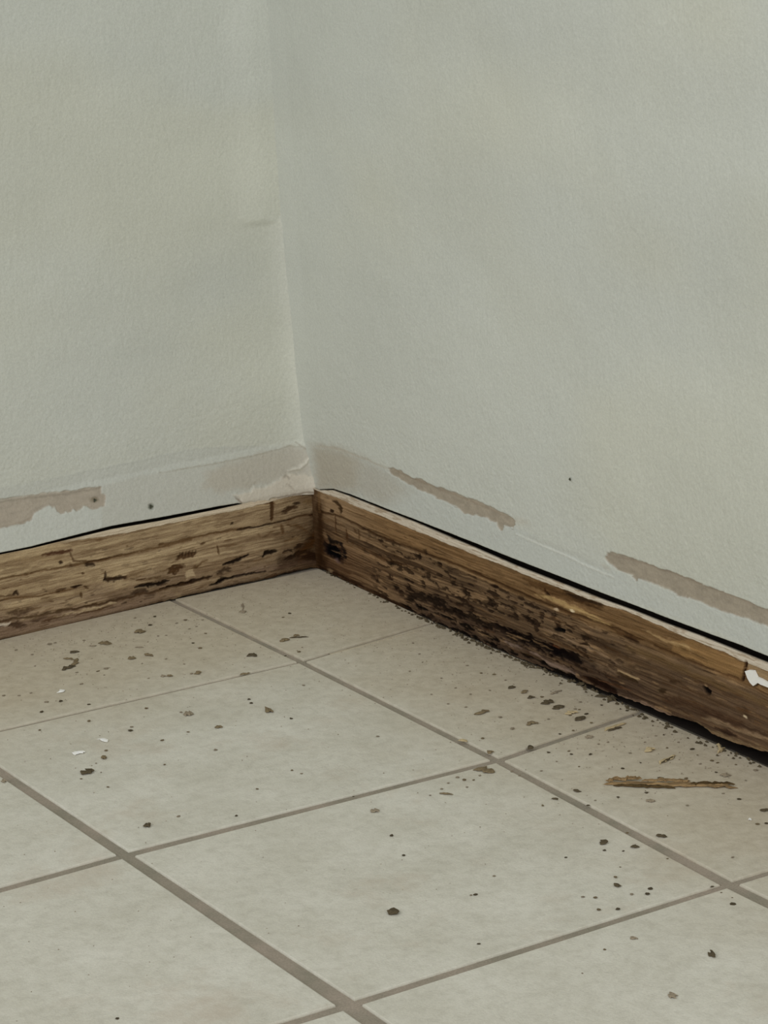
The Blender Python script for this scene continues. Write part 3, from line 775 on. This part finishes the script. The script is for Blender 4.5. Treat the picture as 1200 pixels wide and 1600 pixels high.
br.stroke([(1095,1110),(1140,1128),(1200,1150)], 3.0, A(56,38,26), 0.65, 2, 5)
br.stroke([(1098,1120),(1130,1131),(1175,1148),(1210,1158)], 2.6, A(118,98,74), 0.75, 1.6, 4, dep=0.0008)
br.stroke([(1118,1137),(1140,1145),(1150,1150)], 2.6, A(40,24,16), 0.8, 1.5, 3)
br.stroke([(1085,1125),(1115,1145),(1150,1158),(1210,1176)], 3.0, A(112,94,68), 0.7, 2, 5)
br.stroke([(965,1085),(990,1096),(1020,1104),(1055,1122)], 2.6, A(122,100,82), 0.75, 1.6, 4, dep=0.0005)
br.stroke([(1163,1105),(1170,1125)], 3.0, A(66,48,32), 0.6, 2.5, 3)
br.stroke([(1163,1118),(1166,1122)], 1.8, A(176,160,130), 0.9, 0.9, 1)
# clean upper lamination towards the camera, with its end crack and the paint flake
br.poly([(1052,1002),(1075,1000),(1100,1010),(1135,1024),(1164,1037),(1159,1061),(1120,1046),(1080,1030),(1050,1016)], A(128,99,62), 0.7, 2.5, 5)
br.stroke([(1012,988),(1040,1000),(1075,1012),(1082,1018)], 2.2, A(144,120,84), 0.7, 1.6, 4)
br.stroke([(1058,1008),(1075,1018)], 2.2, A(88,66,36), 0.6, 2, 3)
br.stroke([(1167,1034),(1163,1046),(1160,1063)], 1.5, A(48,28,14), 0.95, 0.8, 0.8, taper=False, dep=-0.002)
br.stroke([(1165,1036),(1172,1034)], 2.4, A(60,36,20), 0.8, 1.4, 2)
br.poly([(1169,1036),(1205,1053),(1205,1070),(1170,1062)], A(140,120,90), 0.6, 1.5, 2)
br.stroke([(1170,1062),(1178,1072),(1188,1067),(1205,1074)], 1.6, A(66,44,24), 0.8, 1, 1.5)
for k in range(420):
    x = rs.uniform(505, 1230); t = rs.uniform(0.02, 0.92)
    yb = np.interp(x, [507,613,715,795,904,1000,1200], [891,943,987,1022,1063,1104,1182]); yt = np.interp(x, [528,640,740,871,1000,1200], [778,825,866,917,964,1049])
    y = yb+(yt-yb)*t; L = rs.uniform(3, 26); sl_ = np.interp(t, [0, 1], [0.42, 0.375])
    c_ = [BR, BR2, DK, A(134,108,76)][rs.randint(4)]
    br.stroke([(x, y), (x+L, y+L*sl_)], rs.uniform(0.4, 1.4), c_, rs.uniform(0.2, 0.6), 0.9, 2.5)
sk = fbm(br.X/34, br.Y/3.2, 500, 4)
br.col *= (1+(sk-0.5)*0.5*sst(40, 160, br.X))[..., None]
lum = br.col.mean(-1, keepdims=True); rr_ = (1-0.6*sst(430, 600, br.X))[..., None]
br.col[:] = br.col*np.clip(lum/0.18, 0.02, 1.25)**(0.5*rr_)*np.array((0.92, 0.93, 0.97))
edgeR = hG3R(S)
aptR = sst(-0.5, 0.5, (H-edgeR)/0.00062 + br.jy*1.0 + (fbm(br.X/4, br.Y/3, 470, 3)-0.5)*1.4)
aptR *= 1-0.0*br.X
strip_col = A(176,167,152)
sblend(br, aptR, strip_col, 0.93); br.d += aptR*0.0005
brk = sst(0.60, 0.72, fbm(br.X/10, br.Y/2.5, 480, 3))*aptR
sblend(br, brk, A(128,108,84), 0.6)
def BRf(S, H, d): return np.stack([S, wR(S)-d, H], -1)
board_r = finish_sheet('baseboard_right', br, BRf, M_wood, dict(top=True, masks=[
    dict(a=aptR, name='paint_strip', mat=M_paint, label='cream paint strip along the top edge')]), None, 0.016, zs=1)
props(board_r, 'dark brown rotting mouldy board at the foot of the right wall', kind='structure')
# paint flake still stuck on the right board
FL = [(1167,1048),(1173,1046),(1181,1047),(1186,1057),(1193,1060),(1200,1064),(1212,1069),(1212,1077),(1200,1072),(1192,1069),(1187,1066),(1180,1071),(1175,1066),(1171,1059)]
fv = []
for p in FL:
    s, h = on_right(*p); fv.append((s, float(wR(s))-0.0022, h))
n = len(fv); fv += [(x, y+0.0018, z) for x, y, z in fv]
fl = mesh_obj('paint_flake', fv, [tuple(range(n))[::-1]]+[(k, (k+1) % n, n+(k+1) % n, n+k) for k in range(n)], M_white, board_r)
fl['label'] = 'white paint flake stuck below the top edge'
# raised fibres along the ragged foot of the right board
def stick(name, p0, p1, wid, thk, mat, parent=None, seed=0, n=9, wave=0.3, taper=0.35, sides=6, lift=0.0):
    """irregular sliver from p0 to p1 (3-D points); local x runs along it"""
    R = random.Random(seed); p0 = Vector(p0); p1 = Vector(p1); L = (p1-p0).length
    V = []; F = []
    for k in range(n+1):
        t = k/n; e = min(1.0, (t*(1-t)*4)**taper) if 0 < t < 1 else 0.25
        oy = (R.random()-0.5)*wid*wave; wv = wid*e*R.uniform(0.7, 1.1); tv = thk*e*R.uniform(0.7, 1.1)
        for q in range(sides):
            a = 2*math.pi*q/sides + 0.3
            V.append((t*L+(R.random()-0.5)*L*0.04, math.cos(a)*wv/2*R.uniform(0.85, 1.15)+oy, max(0.0, (math.sin(a)*0.5+0.5)*tv*R.uniform(0.85, 1.15))))
    for k in range(n):
        for q in range(sides):
            F.append((k*sides+q, k*sides+(q+1) % sides, (k+1)*sides+(q+1) % sides, (k+1)*sides+q))
    F.append(tuple(range(sides))[::-1]); F.append(tuple(n*sides+q for q in range(sides)))
    o = mesh_obj(name, V, F, mat)
    d = (p1-p0).normalized(); y = Vector((0, 0, 1)).cross(d).normalized(); z = d.cross(y)
    mt = Matrix((( d.x, y.x, z.x, p0.x), (d.y, y.y, z.y, p0.y), (d.z, y.z, z.z, p0.z+lift), (0, 0, 0, 1)))
    if parent is not None:
        o.parent = parent; o.matrix_parent_inverse = parent.matrix_world.inverted()
    o.matrix_world = mt
    return o

# ------------------------------------------------------------------ debris on the floor
TILE_AT = {(-1,0): 'corner tile between both boards', (-1,-1): 'tile beside the left board', (0,0): 'tile beside the middle of the right board',
    (1,0): 'tile beside the near end of the right board', (0,-1): 'whole tile left of centre', (1,-1): 'whole tile in the bottom centre',
    (0,-2): 'cut-off tile at the left edge', (1,-2): 'cut-off tile at the bottom left', (2,-1): 'cut-off tile at the bottom right', (2,0): 'sliver of tile at the right edge', (2,-2): 'cut-off tile at the bottom'}
def old(P):
    ca, sa = math.cos(ANG), math.sin(ANG)
    return (ca*P[0]-sa*P[1]+CORNER[0], sa*P[0]+ca*P[1]+CORNER[1])
def tile_of(P):
    x, y = old(P); i = math.floor(x/TS); j = math.floor(y/TS)
    return TILE_AT.get((max(-1, i), min(0, j)), 'cut-off tile at the edge')
def fl3(px, py, z=0.0002):
    p = floor_pt(px, py, 0.0); return (p[0], p[1], z)
def chip(name, x0, y0, x1, y1, wid, thk, mat, label, cat, seed, group=None, **kw):
    o = stick(name, fl3(x0, y0), fl3(x1, y1), wid*0.78, thk*0.75, mat, None, seed, wave=0.5, **kw)
    return props(o, label, cat, group)
# the long splinter
root = bpy.data.objects.new('wood_splinter', None); C.objects.link(root)
p = fl3(1049, 1227, 0); root.location = p
bpy.context.view_layer.update()
props(root, 'long brown wood splinter lying on the tile beside the near end of the right board', 'splinter')
def fib(x0, y0, x1, y1, wid, thk, mat, seed, lift=0.0):
    o = stick('shaft' if seed == 1 else 'fibre', fl3(x0, y0), fl3(x1, y1), wid, thk, mat, root, seed, n=18, wave=0.55, taper=0.25, lift=lift)
fib(946, 1225, 1152, 1231, 0.0085, 0.0026, M_splint, 1)
fib(947, 1223, 1002, 1219, 0.0060, 0.0030, M_splint, 2, 0.001)
fib(960, 1228, 1055, 1232, 0.0045, 0.0024, M_splintd, 3, 0.0)
fib(1003, 1223, 1078, 1224, 0.0050, 0.0026, M_splint, 4, 0.0012)
fib(1070, 1228, 1148, 1227, 0.0050, 0.0028, M_splintd, 5, 0.0005)
bpy.context.view_layer.update()
big = [
 ('wood_chip', 1030,1194,1056,1181, .0065,.0022,M_lightfib,'pale fibrous wood chip above the long splinter','chip'),
 ('wood_sliver', 1033,1193,1054,1184, .0028,.0030,M_darkchip,'dark sliver lying along the pale fibrous chip','sliver'),
 ('wood_chip', 741,1202,774,1206, .013,.0022,M_chip,'broad flat brown chip just below the central grout crossing','chip'),
 ('wood_chip', 848,1101,865,1095, .011,.0026,M_darkchip,'largest dark chip in the scatter below the right board','chip'),
 ('wood_chip', 866,1109,880,1103, .010,.0024,M_darkchip,'dark chip right beside the largest one in the scatter','chip'),
 ('wood_chip', 901,1127,913,1120, .009,.0026,M_darkchip,'dark stubby chip at the near end of the scatter','chip'),
 ('wood_chip', 742,1117,763,1110, .009,.0022,M_chip,'two-lobed brown chip left of the dark scatter','chip'),
 ('wood_chip', 822,1133,840,1129, .009,.0018,M_chip,'thin brown chip halfway between scatter and grout line','chip'),
 ('wood_sliver', 859,1085,878,1079, .005,.0012,M_crumb,'faint grey-brown sliver above the dark scatter','sliver'),
 ('wood_chip', 794,1076,806,1074, .009,.0020,M_darkchip,'small flat dark chip at the far end of the scatter','chip'),
 ('wood_chip', 817,1084,824,1079, .007,.0022,M_chip,'upright little chip second in the scatter','chip'),
 ('wood_chip', 825,1092,835,1089, .007,.0020,M_darkchip,'small dark chip third in the scatter','chip'),
 ('wood_chip', 900,1071,922,1069, .007,.0030,M_darkchip,'dark splintered chip touching the foot of the right board','chip'),
 ('wood_chip', 930,1088,946,1090, .007,.0022,M_darkchip,'dark thin chip beside the hollow in the right board','chip'),
 ('wood_chunk', 950,1096,962,1092, .010,.0050,M_darkchip,'dark chunk broken off at the foot of the right board','chunk'),
 ('fibre_tuft', 884,1117,902,1112, .008,.0020,M_lightfib,'pale fibre tuft among the dark scatter','fibre'),
 ('fibre_tuft', 1010,1176,1020,1170, .009,.0040,M_lightfib,'fluffy pale crumb of fibre above the long splinter','fibre'),
 ('curled_shaving', 1120,1164,1128,1176, .004,.0045,M_lightfib,'pale curled shaving sticking out under the right board','shaving'),
 ('curled_shaving', 1122,1178,1133,1169, .004,.0035,M_lightfib,'pale lower curl of the shaving under the right board','shaving'),
 ('wood_sliver', 1187,1267,1206,1267, .006,.0025,M_darkchip,'dark sliver cut by the right edge of the view','sliver'),
 ('wood_sliver', 1026,1305,1041,1309, .006,.0022,M_darkchip,'dark sliver just above the right diagonal grout line','sliver'),
 ('wood_sliver', 1028,1215,1037,1218, .004,.0016,M_darkchip,'tiny dark sliver just behind the long splinter','sliver'),
 ('wood_chip', 1010,1253,1023,1251, .008,.0018,M_crumb,'flat grey chip just in front of the long splinter','chip'),
 ('wood_chip', 1127,1210,1141,1213, .009,.0020,M_crumb,'grey-brown chip behind the thin end of the long splinter','chip'),
 ('wood_sliver', 895,1235,907,1238, .005,.0018,M_darkchip,'small dark sliver left of the long splinter','sliver'),
 ('wood_sliver', 686,1240,708,1242, .004,.0014,M_chip,'thin horizontal sliver below the central grout crossing','sliver'),
 ('wood_sliver', 862,1248,872,1250, .004,.0014,M_darkchip,'tiny dark sliver beside the central diagonal grout line','sliver'),
 ('wood_chip', 96,1047,118,1041, .009,.0026,M_darkchip,'largest dark chip on the tile beside the left board','chip'),
 ('wood_chip', 114,1042,122,1029, .007,.0024,M_chip,'brown bent arm joined to the largest left chip','chip'),
 ('wood_sliver', 99,1029,116,1031, .005,.0018,M_chip,'thin arm reaching left above the largest left chip','sliver'),
 ('wood_chip', 110,1021,123,1018, .008,.0024,M_darkchip,'small dark chip just behind the largest left chip','chip'),
 ('wood_chip', 154,1005,175,1006, .010,.0022,M_chip,'flat brown chip with a point right of the largest left chip','chip'),
 ('wood_chip', 210,988,227,988, .012,.0034,M_chip,'heaped brown chip near the middle of the left board','chip'),
 ('wood_chip', 200,1030,212,1028, .011,.0024,M_chip,'oval brown chip on the tile beside the left board','chip'),
 ('wood_sliver', 226,1022,239,1026, .007,.0018,M_chip,'brown sliver right of the oval chip','sliver'),
 ('wood_sliver', 211,1012,224,1012, .004,.0012,M_crumb,'faint thin sliver behind the oval chip','sliver'),
 ('wood_sliver', 139,1010,151,1009, .004,.0012,M_crumb,'faint thin sliver left of the pointed flat chip','sliver'),
 ('wood_chip', 386,1025,402,1025, .011,.0024,M_darkchip,'rectangular dark chip near the left grout crossing','chip'),
 ('wood_chip', 437,1003,452,999, .011,.0028,M_chip,'brown rounded chip at the end of the thin dark sliver','chip'),
 ('wood_sliver', 452,997,482,996, .0035,.0016,M_darkchip,'long thin dark sliver on the corner tile','sliver'),
 ('wood_chip', 459,995,468,993, .006,.0022,M_chip,'small chip riding on the thin dark sliver','chip'),
 ('wood_chip', 373,957,385,956, .010,.0018,M_crumb,'greyish chip near the corner end of the left board','chip'),
 ('wood_sliver', 379,954,380,943, .003,.0014,M_crumb,'faint upright sliver behind the greyish corner chip','sliver'),
 ('wood_chip', 305,1054,314,1050, .008,.0022,M_chip,'small brown chip just behind the left cross grout line','chip'),
 ('wood_chip', 261,1057,270,1056, .007,.0020,M_chip,'right one of two touching crumbs behind the left cross grout line','chip'),
 ('wood_chip', 252,1058,259,1056, .007,.0016,M_crumb,'left one of two touching crumbs behind the left cross grout line','chip'),
 ('wood_chip', 375,1055,391,1052, .006,.0016,M_chip,'dark bit lying in the grout line near the left crossing','chip'),
 ('wood_chip', 129,1211,145,1204, .012,.0040,M_darkchip,'largest dark chip on the whole tile left of centre','chip'),
 ('paint_flake', 116,1180,131,1174, .010,.0020,M_white,'white paint flake behind the largest chip left of centre','flake'),
 ('paint_flake', 154,1155,167,1160, .007,.0018,M_white,'white curled paint flake farther back on the same tile','flake'),
 ('paint_flake', 91,1083,99,1078, .009,.0016,M_white,'small white paint flake on the tile beside the left board','flake'),
 ('paint_flake', 1169,1281,1175,1281, .006,.0014,M_white,'small white paint flake near the right edge','flake'),
 ('wood_chip', 158,1185,167,1184, .010,.0026,M_chip,'dark crumb below the white curled flake','chip'),
 ('wood_chip', 336,1138,348,1136, .008,.0020,M_chip,'flat dark crumb near the middle of the tile left of centre','chip'),
 ('brown_chunk', 414,1112,425,1110, .016,.0040,M_chip,'reddish brown chunk near the left grout crossing','chunk'),
 ('wood_chip', 609,1430,621,1424, .014,.0050,M_darkchip,'dark jagged chunk on the whole tile in the bottom centre','chunk'),
 ('wood_chip', 224,1291,235,1292, .010,.0030,M_darkchip,'dark crumb above the left end of the long cross grout line','chip'),
 ('wood_chip', 581,1270,592,1266, .010,.0024,M_crumb,'grey pointed crumb just below the long cross grout line','chip'),
 ('grout_crumb', 287,1117,302,1115, .016,.0020,M_crumb,'soft grey round crumb on the whole tile left of centre','crumb'),
 ('wood_chip', 1107,1494,1117,1492, .012,.0034,M_darkchip,'dark rounded crumb at the lower right','chip'),
 ('wood_chip', 1045,1559,1056,1555, .010,.0026,M_crumb,'grey crumb near the bottom right','chip'),
 ('wood_chip', 985,1468,996,1466, .006,.0014,M_crumb,'faint thin sliver on the bottom right tile','sliver'),
 ('fibre_bundle', 944,1142,979,1131, .006,.0022,M_lightfib,'pale fibre bundle lying over the grout line at the right board','fibre'),
 ('fibre_bundle', 950,1143,972,1137, .0035,.0024,M_darkchip,'dark strand inside the fibre bundle over the grout line','fibre'),
 ('grout_crumb', 824,1171,834,1168, .010,.0030,M_darkchip,'dark lump lying in the grout right of the central crossing','crumb'),
 ('grout_crumb', 761,1178,768,1174, .008,.0026,M_chip,'brown lump at the central grout crossing','crumb'),
 ('grout_crumb', 717,1157,729,1160, .007,.0022,M_lightfib,'pale crumb lying in the grout left of the central crossing','crumb'),
 ('grout_crumb', 916,1154,926,1150, .009,.0018,M_crumb,'grey crumb beside the grout line near the right board','crumb'),
 ('grout_crumb', 2,1222,11,1220, .010,.0020,M_crumb,'grey crumb beside the grout line at the left edge','crumb'),
 ('wood_chip', 938,1320,948,1315, .008,.0034,M_darkchip,'larger dark crumb right of the bottom centre tile','chip'),
 ('wood_chip', 987,1322,998,1325, .007,.0026,M_darkchip,'pointed dark crumb near the right diagonal grout line','chip'),
 ('wood_chip', 962,1386,969,1384, .010,.0030,M_darkchip,'dark crumb farthest left of the close group before the right crossing','chip'),
]
for k, b in enumerate(big):
    nm, x0, y0, x1, y1, wd, th, mt, lb_, ct = b
    chip(nm, x0, y0, x1, y1, wd, th, mt, lb_, ct, 100+k, n=7 if abs(x1-x0) > 14 else 5)
# crumbs, one small irregular solid each
specks = """104 1029 3 b;232 1024 3 b;95 1096 4 d;153 1049 3.5 b;166 1045 4 g;65 1113 3.5 d;25 1016 3.5 g;235 977 3.5 d;242 964 3 d;127 1069 3 g;120 1051 3 g;73 1097 3.5 g;131 1001 3 g;78 1007 4 g;211 966 3 g;139 1101 2.5 d;229 1107 2.5 g;50 1023 3 g;222 1037 2 g;247 994 2.5 g;6 1087 3 g;30 1087 2.5 g;48 1083 2.5 g;86 1005 2.5 g;55 1041 2 g;163 1055 2 g;232 1060 2 g;
453 959 3.5 d;442 965 2.5 b;321 990 3 b;302 1005 2.5 d;313 1013 3 b;290 969 3.5 b;276 974 3 g;299 1053 2.5 g;317 969 2.5 g;467 1019 3 b;296 983 2.5 g;260 993 2 g;307 979 2 g;472 1012 2 g;259 1030 2.5 g;288 1038 2 g;446 1025 2 d;
455 1123 3.5 d;389 1093 3 d;474 1071 3 g;393 1099 2.5 d;127 1217 2.5 b;166 1173 2.5 b;204 1142 4 d;206 1136 2.5 g;253 1157 3 b;139 1127 3 b;257 1195 2.5 b;294 1144 2.5 b;169 1230 2.5 b;279 1276 3 g;229 1107 3 b;369 1275 2.5 d;456 1204 2.5 b;402 1233 2 b;337 1172 2.5 g;590 1151 2.5 g;471 1209 2 g;283 1113 2.5 g;150 1193 2 g;62 1141 3 b;158 1207 1.5 g;
552 1245 2 d;612 1306 3 d;631 1337 3 d;743 1398 3.5 d;736 1399 2 g;748 1475 2.5 d;772 1369 2 g;944 1329 2.5 d;974 1330 2 d;884 1340 2 d;848 1259 2.5 b;919 1259 2.5 d;857 1176 3 d;893 1179 3 d;889 1174 2 b;923 1179 3 d;973 1201 2.5 d;924 1179 2 g;725 1219 3 b;754 1154 3 b;875 1147 2 d;896 1142 2.5 b;1082 1171 3.5 d;1001 1192 2 d;1072 1217 3.5 b;1112 1189 3 b;1121 1192 2.5 b;1119 1207 2.5 d;1094 1194 2.5 g;1010 1239 2.5 d;966 1246 3 d;1074 1259 2.5 g;1155 1249 3.5 d;1184 1288 3 b;1197 1287 2.5 d;945 1329 2 d;980 1302 2.5 b;1043 1342 2 b;985 1177 2.5 g;1177 1192 3 d;1042 1169 2.5 b;1181 1204 3 g;1145 1340 2 g;
962 1371 3 b;1016 1389 3.5 d;1012 1397 3.5 d;987 1398 2.5 g;930 1403 3 b;911 1402 2.5 g;936 1422 3.5 b;965 1421 3 d;1145 1413 3.5 d;1144 1403 1.5 b;945 1484 2 b;969 1355 1.8 b;1127 1395 1.8 b;1113 1386 2.5 d;910 1521 1.5 g;183 1592 2.5 d;
772 1054 3 b;752 1052 2.5 b;847 1089 2.5 b;801 1139 3.5 g;782 1121 3 g;916 1116 3 d;924 1130 2.5 b;857 1124 2.5 g;940 1102 2.5 d;899 1108 2.5 g;907 1097 2.5 g;905 1109 2 b;891 1118 2.5 b;790 1063 2 g;765 1079 2 g;730 1040 2 g;660 1035 2 g;690 1060 2 g;640 1049 2 g;712 1075 2 g;735 1085 2 g;674 1085 2 g;700 1100 2 g;728 1105 2 g;645 1005 2 g;655 1022 2 g;
715 1215 2.5 g;700 1224 2 g;740 1219 2 b;690 1233 2 g;672 1243 2 g;750 1212 2 g;730 1230 2 g;800 1206 2.5 g;812 1212 2 g;846 1205 2 g;870 1190 2 g;905 1198 2 b;935 1163 2 g;950 1160 2 g;1008 1160 2 g;1060 1160 2 g;1090 1180 2 b;1050 1148 2 g;1025 1150 2 g;930 1251 1.8 g;1130 1240 1.8 g;1165 1220 2 g;1150 1195 2 b"""
base_m = {}
for kk in range(6):
    bm = bmesh.new(); bmesh.ops.create_icosphere(bm, subdivisions=1, radius=1.0)
    R = random.Random(kk)
    for v in bm.verts:
        v.co *= R.uniform(0.7, 1.25); v.co.x *= 1.25; v.co.z = (v.co.z+0.55)*0.5
        if v.co.z < 0: v.co.z = 0
    for nm, mt in (('d', M_darkchip), ('b', M_chip), ('g', M_crumb)):
        me = bpy.data.meshes.new('crumb'); bm.to_mesh(me); me.materials.append(mt); base_m[(kk, nm)] = me
    bm.free()
tone = {'d': 'dark brown', 'b': 'mid brown', 'g': 'faint grey-brown'}
R = random.Random(8)
marks = [((b[1]+b[3])/2, (b[2]+b[4])/2, b[8]) for b in big if len(b[8].split()) <= 10] + [
    (200, 1335, 'left full grout crossing'), (777, 1187, 'central grout crossing'), (1140, 1381, 'right grout crossing'), (471, 1033, 'grout crossing nearest the corner'),
    (970, 1228, 'thick end of the long splinter'), (1130, 1230, 'thin end of the long splinter'), (1050, 1229, 'middle of the long splinter')]
used_lab = {}
def crumb_label(x, y, tn, pl):
    d, mx, my, lb_ = min((math.hypot(mx-x, my-y), mx, my, lb_) for mx, my, lb_ in marks)
    if d > 75: return 'stray tiny %s crumb on the %s' % (tn, pl)
    dx, dy = x-mx, y-my
    rel = ('left of' if dx < 0 else 'right of') if abs(dx) > 1.2*abs(dy) else ('behind' if dy < 0 else 'in front of')
    if rel == 'in front of' and len(lb_.split()) > 9: rel = 'before'
    return '%s crumb %s the %s' % (tn, rel, lb_)
for ent in specks.replace('\n', '').split(';'):
    if not ent.strip(): continue
    x, y, r, t = ent.split(); x, y, r = float(x), float(y), float(r)
    P = floor_pt(x, y)
    o = bpy.data.objects.new('crumb', base_m[(R.randint(0, 5), t)]); C.objects.link(o)
    rr = r*0.00050*R.uniform(0.85, 1.1)
    o.location = (P[0], P[1], 0.0001); o.scale = (rr, rr*R.uniform(0.9, 1.5), rr*R.uniform(0.5, 0.9)); o.rotation_euler = (0, 0, R.uniform(0, 6.28))
    pl = tile_of(P)
    lab = crumb_label(x, y, tone[t], pl)
    gp = used_lab.setdefault(lab, '%s crumbs on the %s' % (tone[t], pl))
    props(o, lab, 'crumb', gp)
# sanding dust: grains too many to count
V = []; Fc = []; R = np.random.RandomState(3)
def grain_pts(n, gen):
    for _ in range(n):
        x, y = gen(); r = R.uniform(0.00025, 0.0008); a = R.uniform(0, 6.28); b0 = len(V)
        for q in range(3): V.append((x+r*math.cos(a+q*2.09), y+r*math.sin(a+q*2.09), 0.0002))
        V.append((x, y, 0.0002+r*0.8)); Fc.extend([(b0, b0+1, b0+3), (b0+1, b0+2, b0+3), (b0+2, b0, b0+3)])
grain_pts(700, lambda: (R.uniform(0.005, SRmax), -0.004-abs(R.normal(0, 0.07))))
grain_pts(600, lambda: (0.006+abs(R.normal(0, 0.10)), -R.uniform(0.01, SLmax)))
grain_pts(500, lambda: (R.uniform(0.0, 0.8), -R.uniform(0.02, 0.75)))
dust = mesh_obj('sanding_dust', V, Fc, M_crumb)
props(dust, 'fine brown sawdust grains sprinkled over the floor tiles', 'dust', kind='stuff')
# crumbled rot lying along the foot of the right board
V = []; Fc = []
def crumble(n, x0, x1, spread):
    for _ in range(n):
        px = R.uniform(x0, x1); py = np.interp(px, [507,613,715,795,904,1000,1115,1200], [892,945,989,1026,1066,1112,1163,1198])
        p = floor_pt(px, py); x = p[0]; y = p[1]-abs(R.normal(0, spread)); r = R.uniform(0.0006, 0.0020); b0 = len(V); a = R.uniform(0, 6.28)
        for q in range(5): V.append((x+1.5*r*math.cos(a+q*1.257)*R.uniform(.7, 1.2), y+r*math.sin(a+q*1.257)*R.uniform(.7, 1.2), 0.0002))
        V.append((x, y, 0.0002+r*1.1)); Fc.extend([(b0+q, b0+(q+1) % 5, b0+5) for q in range(5)])
crumble(150, 640, 870, 0.003); crumble(60, 860, 1000, 0.004); crumble(60, 980, 1195, 0.006); crumble(25, 505, 640, 0.002)
cr = mesh_obj('crumbled_rot', V, Fc, M_darkchip)
props(cr, 'dark crumbled wood grains along the foot of the right board', 'debris', kind='stuff')
# dust packed into the joint towards the right board and along the board feet
def fill(px0, px1, w0, w1, label):
    a = np.array(fl3(*px0)); b_ = np.array(fl3(*px1)); d = (b_-a)/np.linalg.norm(b_-a); nrm = np.array([-d[1], d[0], 0]); V = []; n = 60; R2 = random.Random(2)
    for k in range(n+1):
        t = k/n; c = a+(b_-a)*t; ww = (w0+(w1-w0)*t)/2
        for u, z in ((-1, -0.0015), (-0.5, -0.0002), (0.5, -0.0003), (1, -0.0015)):
            V.append(c+nrm*ww*u*R2.uniform(0.85, 1.15)+np.array([0, 0, z+R2.uniform(-.0001, .0002)+0.0001]))
    F = [(4*k+q, 4*k+q+1, 4*k+q+5, 4*k+q+4) for k in range(n) for q in range(3)]
    o = mesh_obj('packed_dust', V, F, M_dust); props(o, label, 'dust', kind='stuff')
fill((515,1022), (652,986), 0.0045, 0.006, 'pale dust filling the grout joint beyond the left crossing')
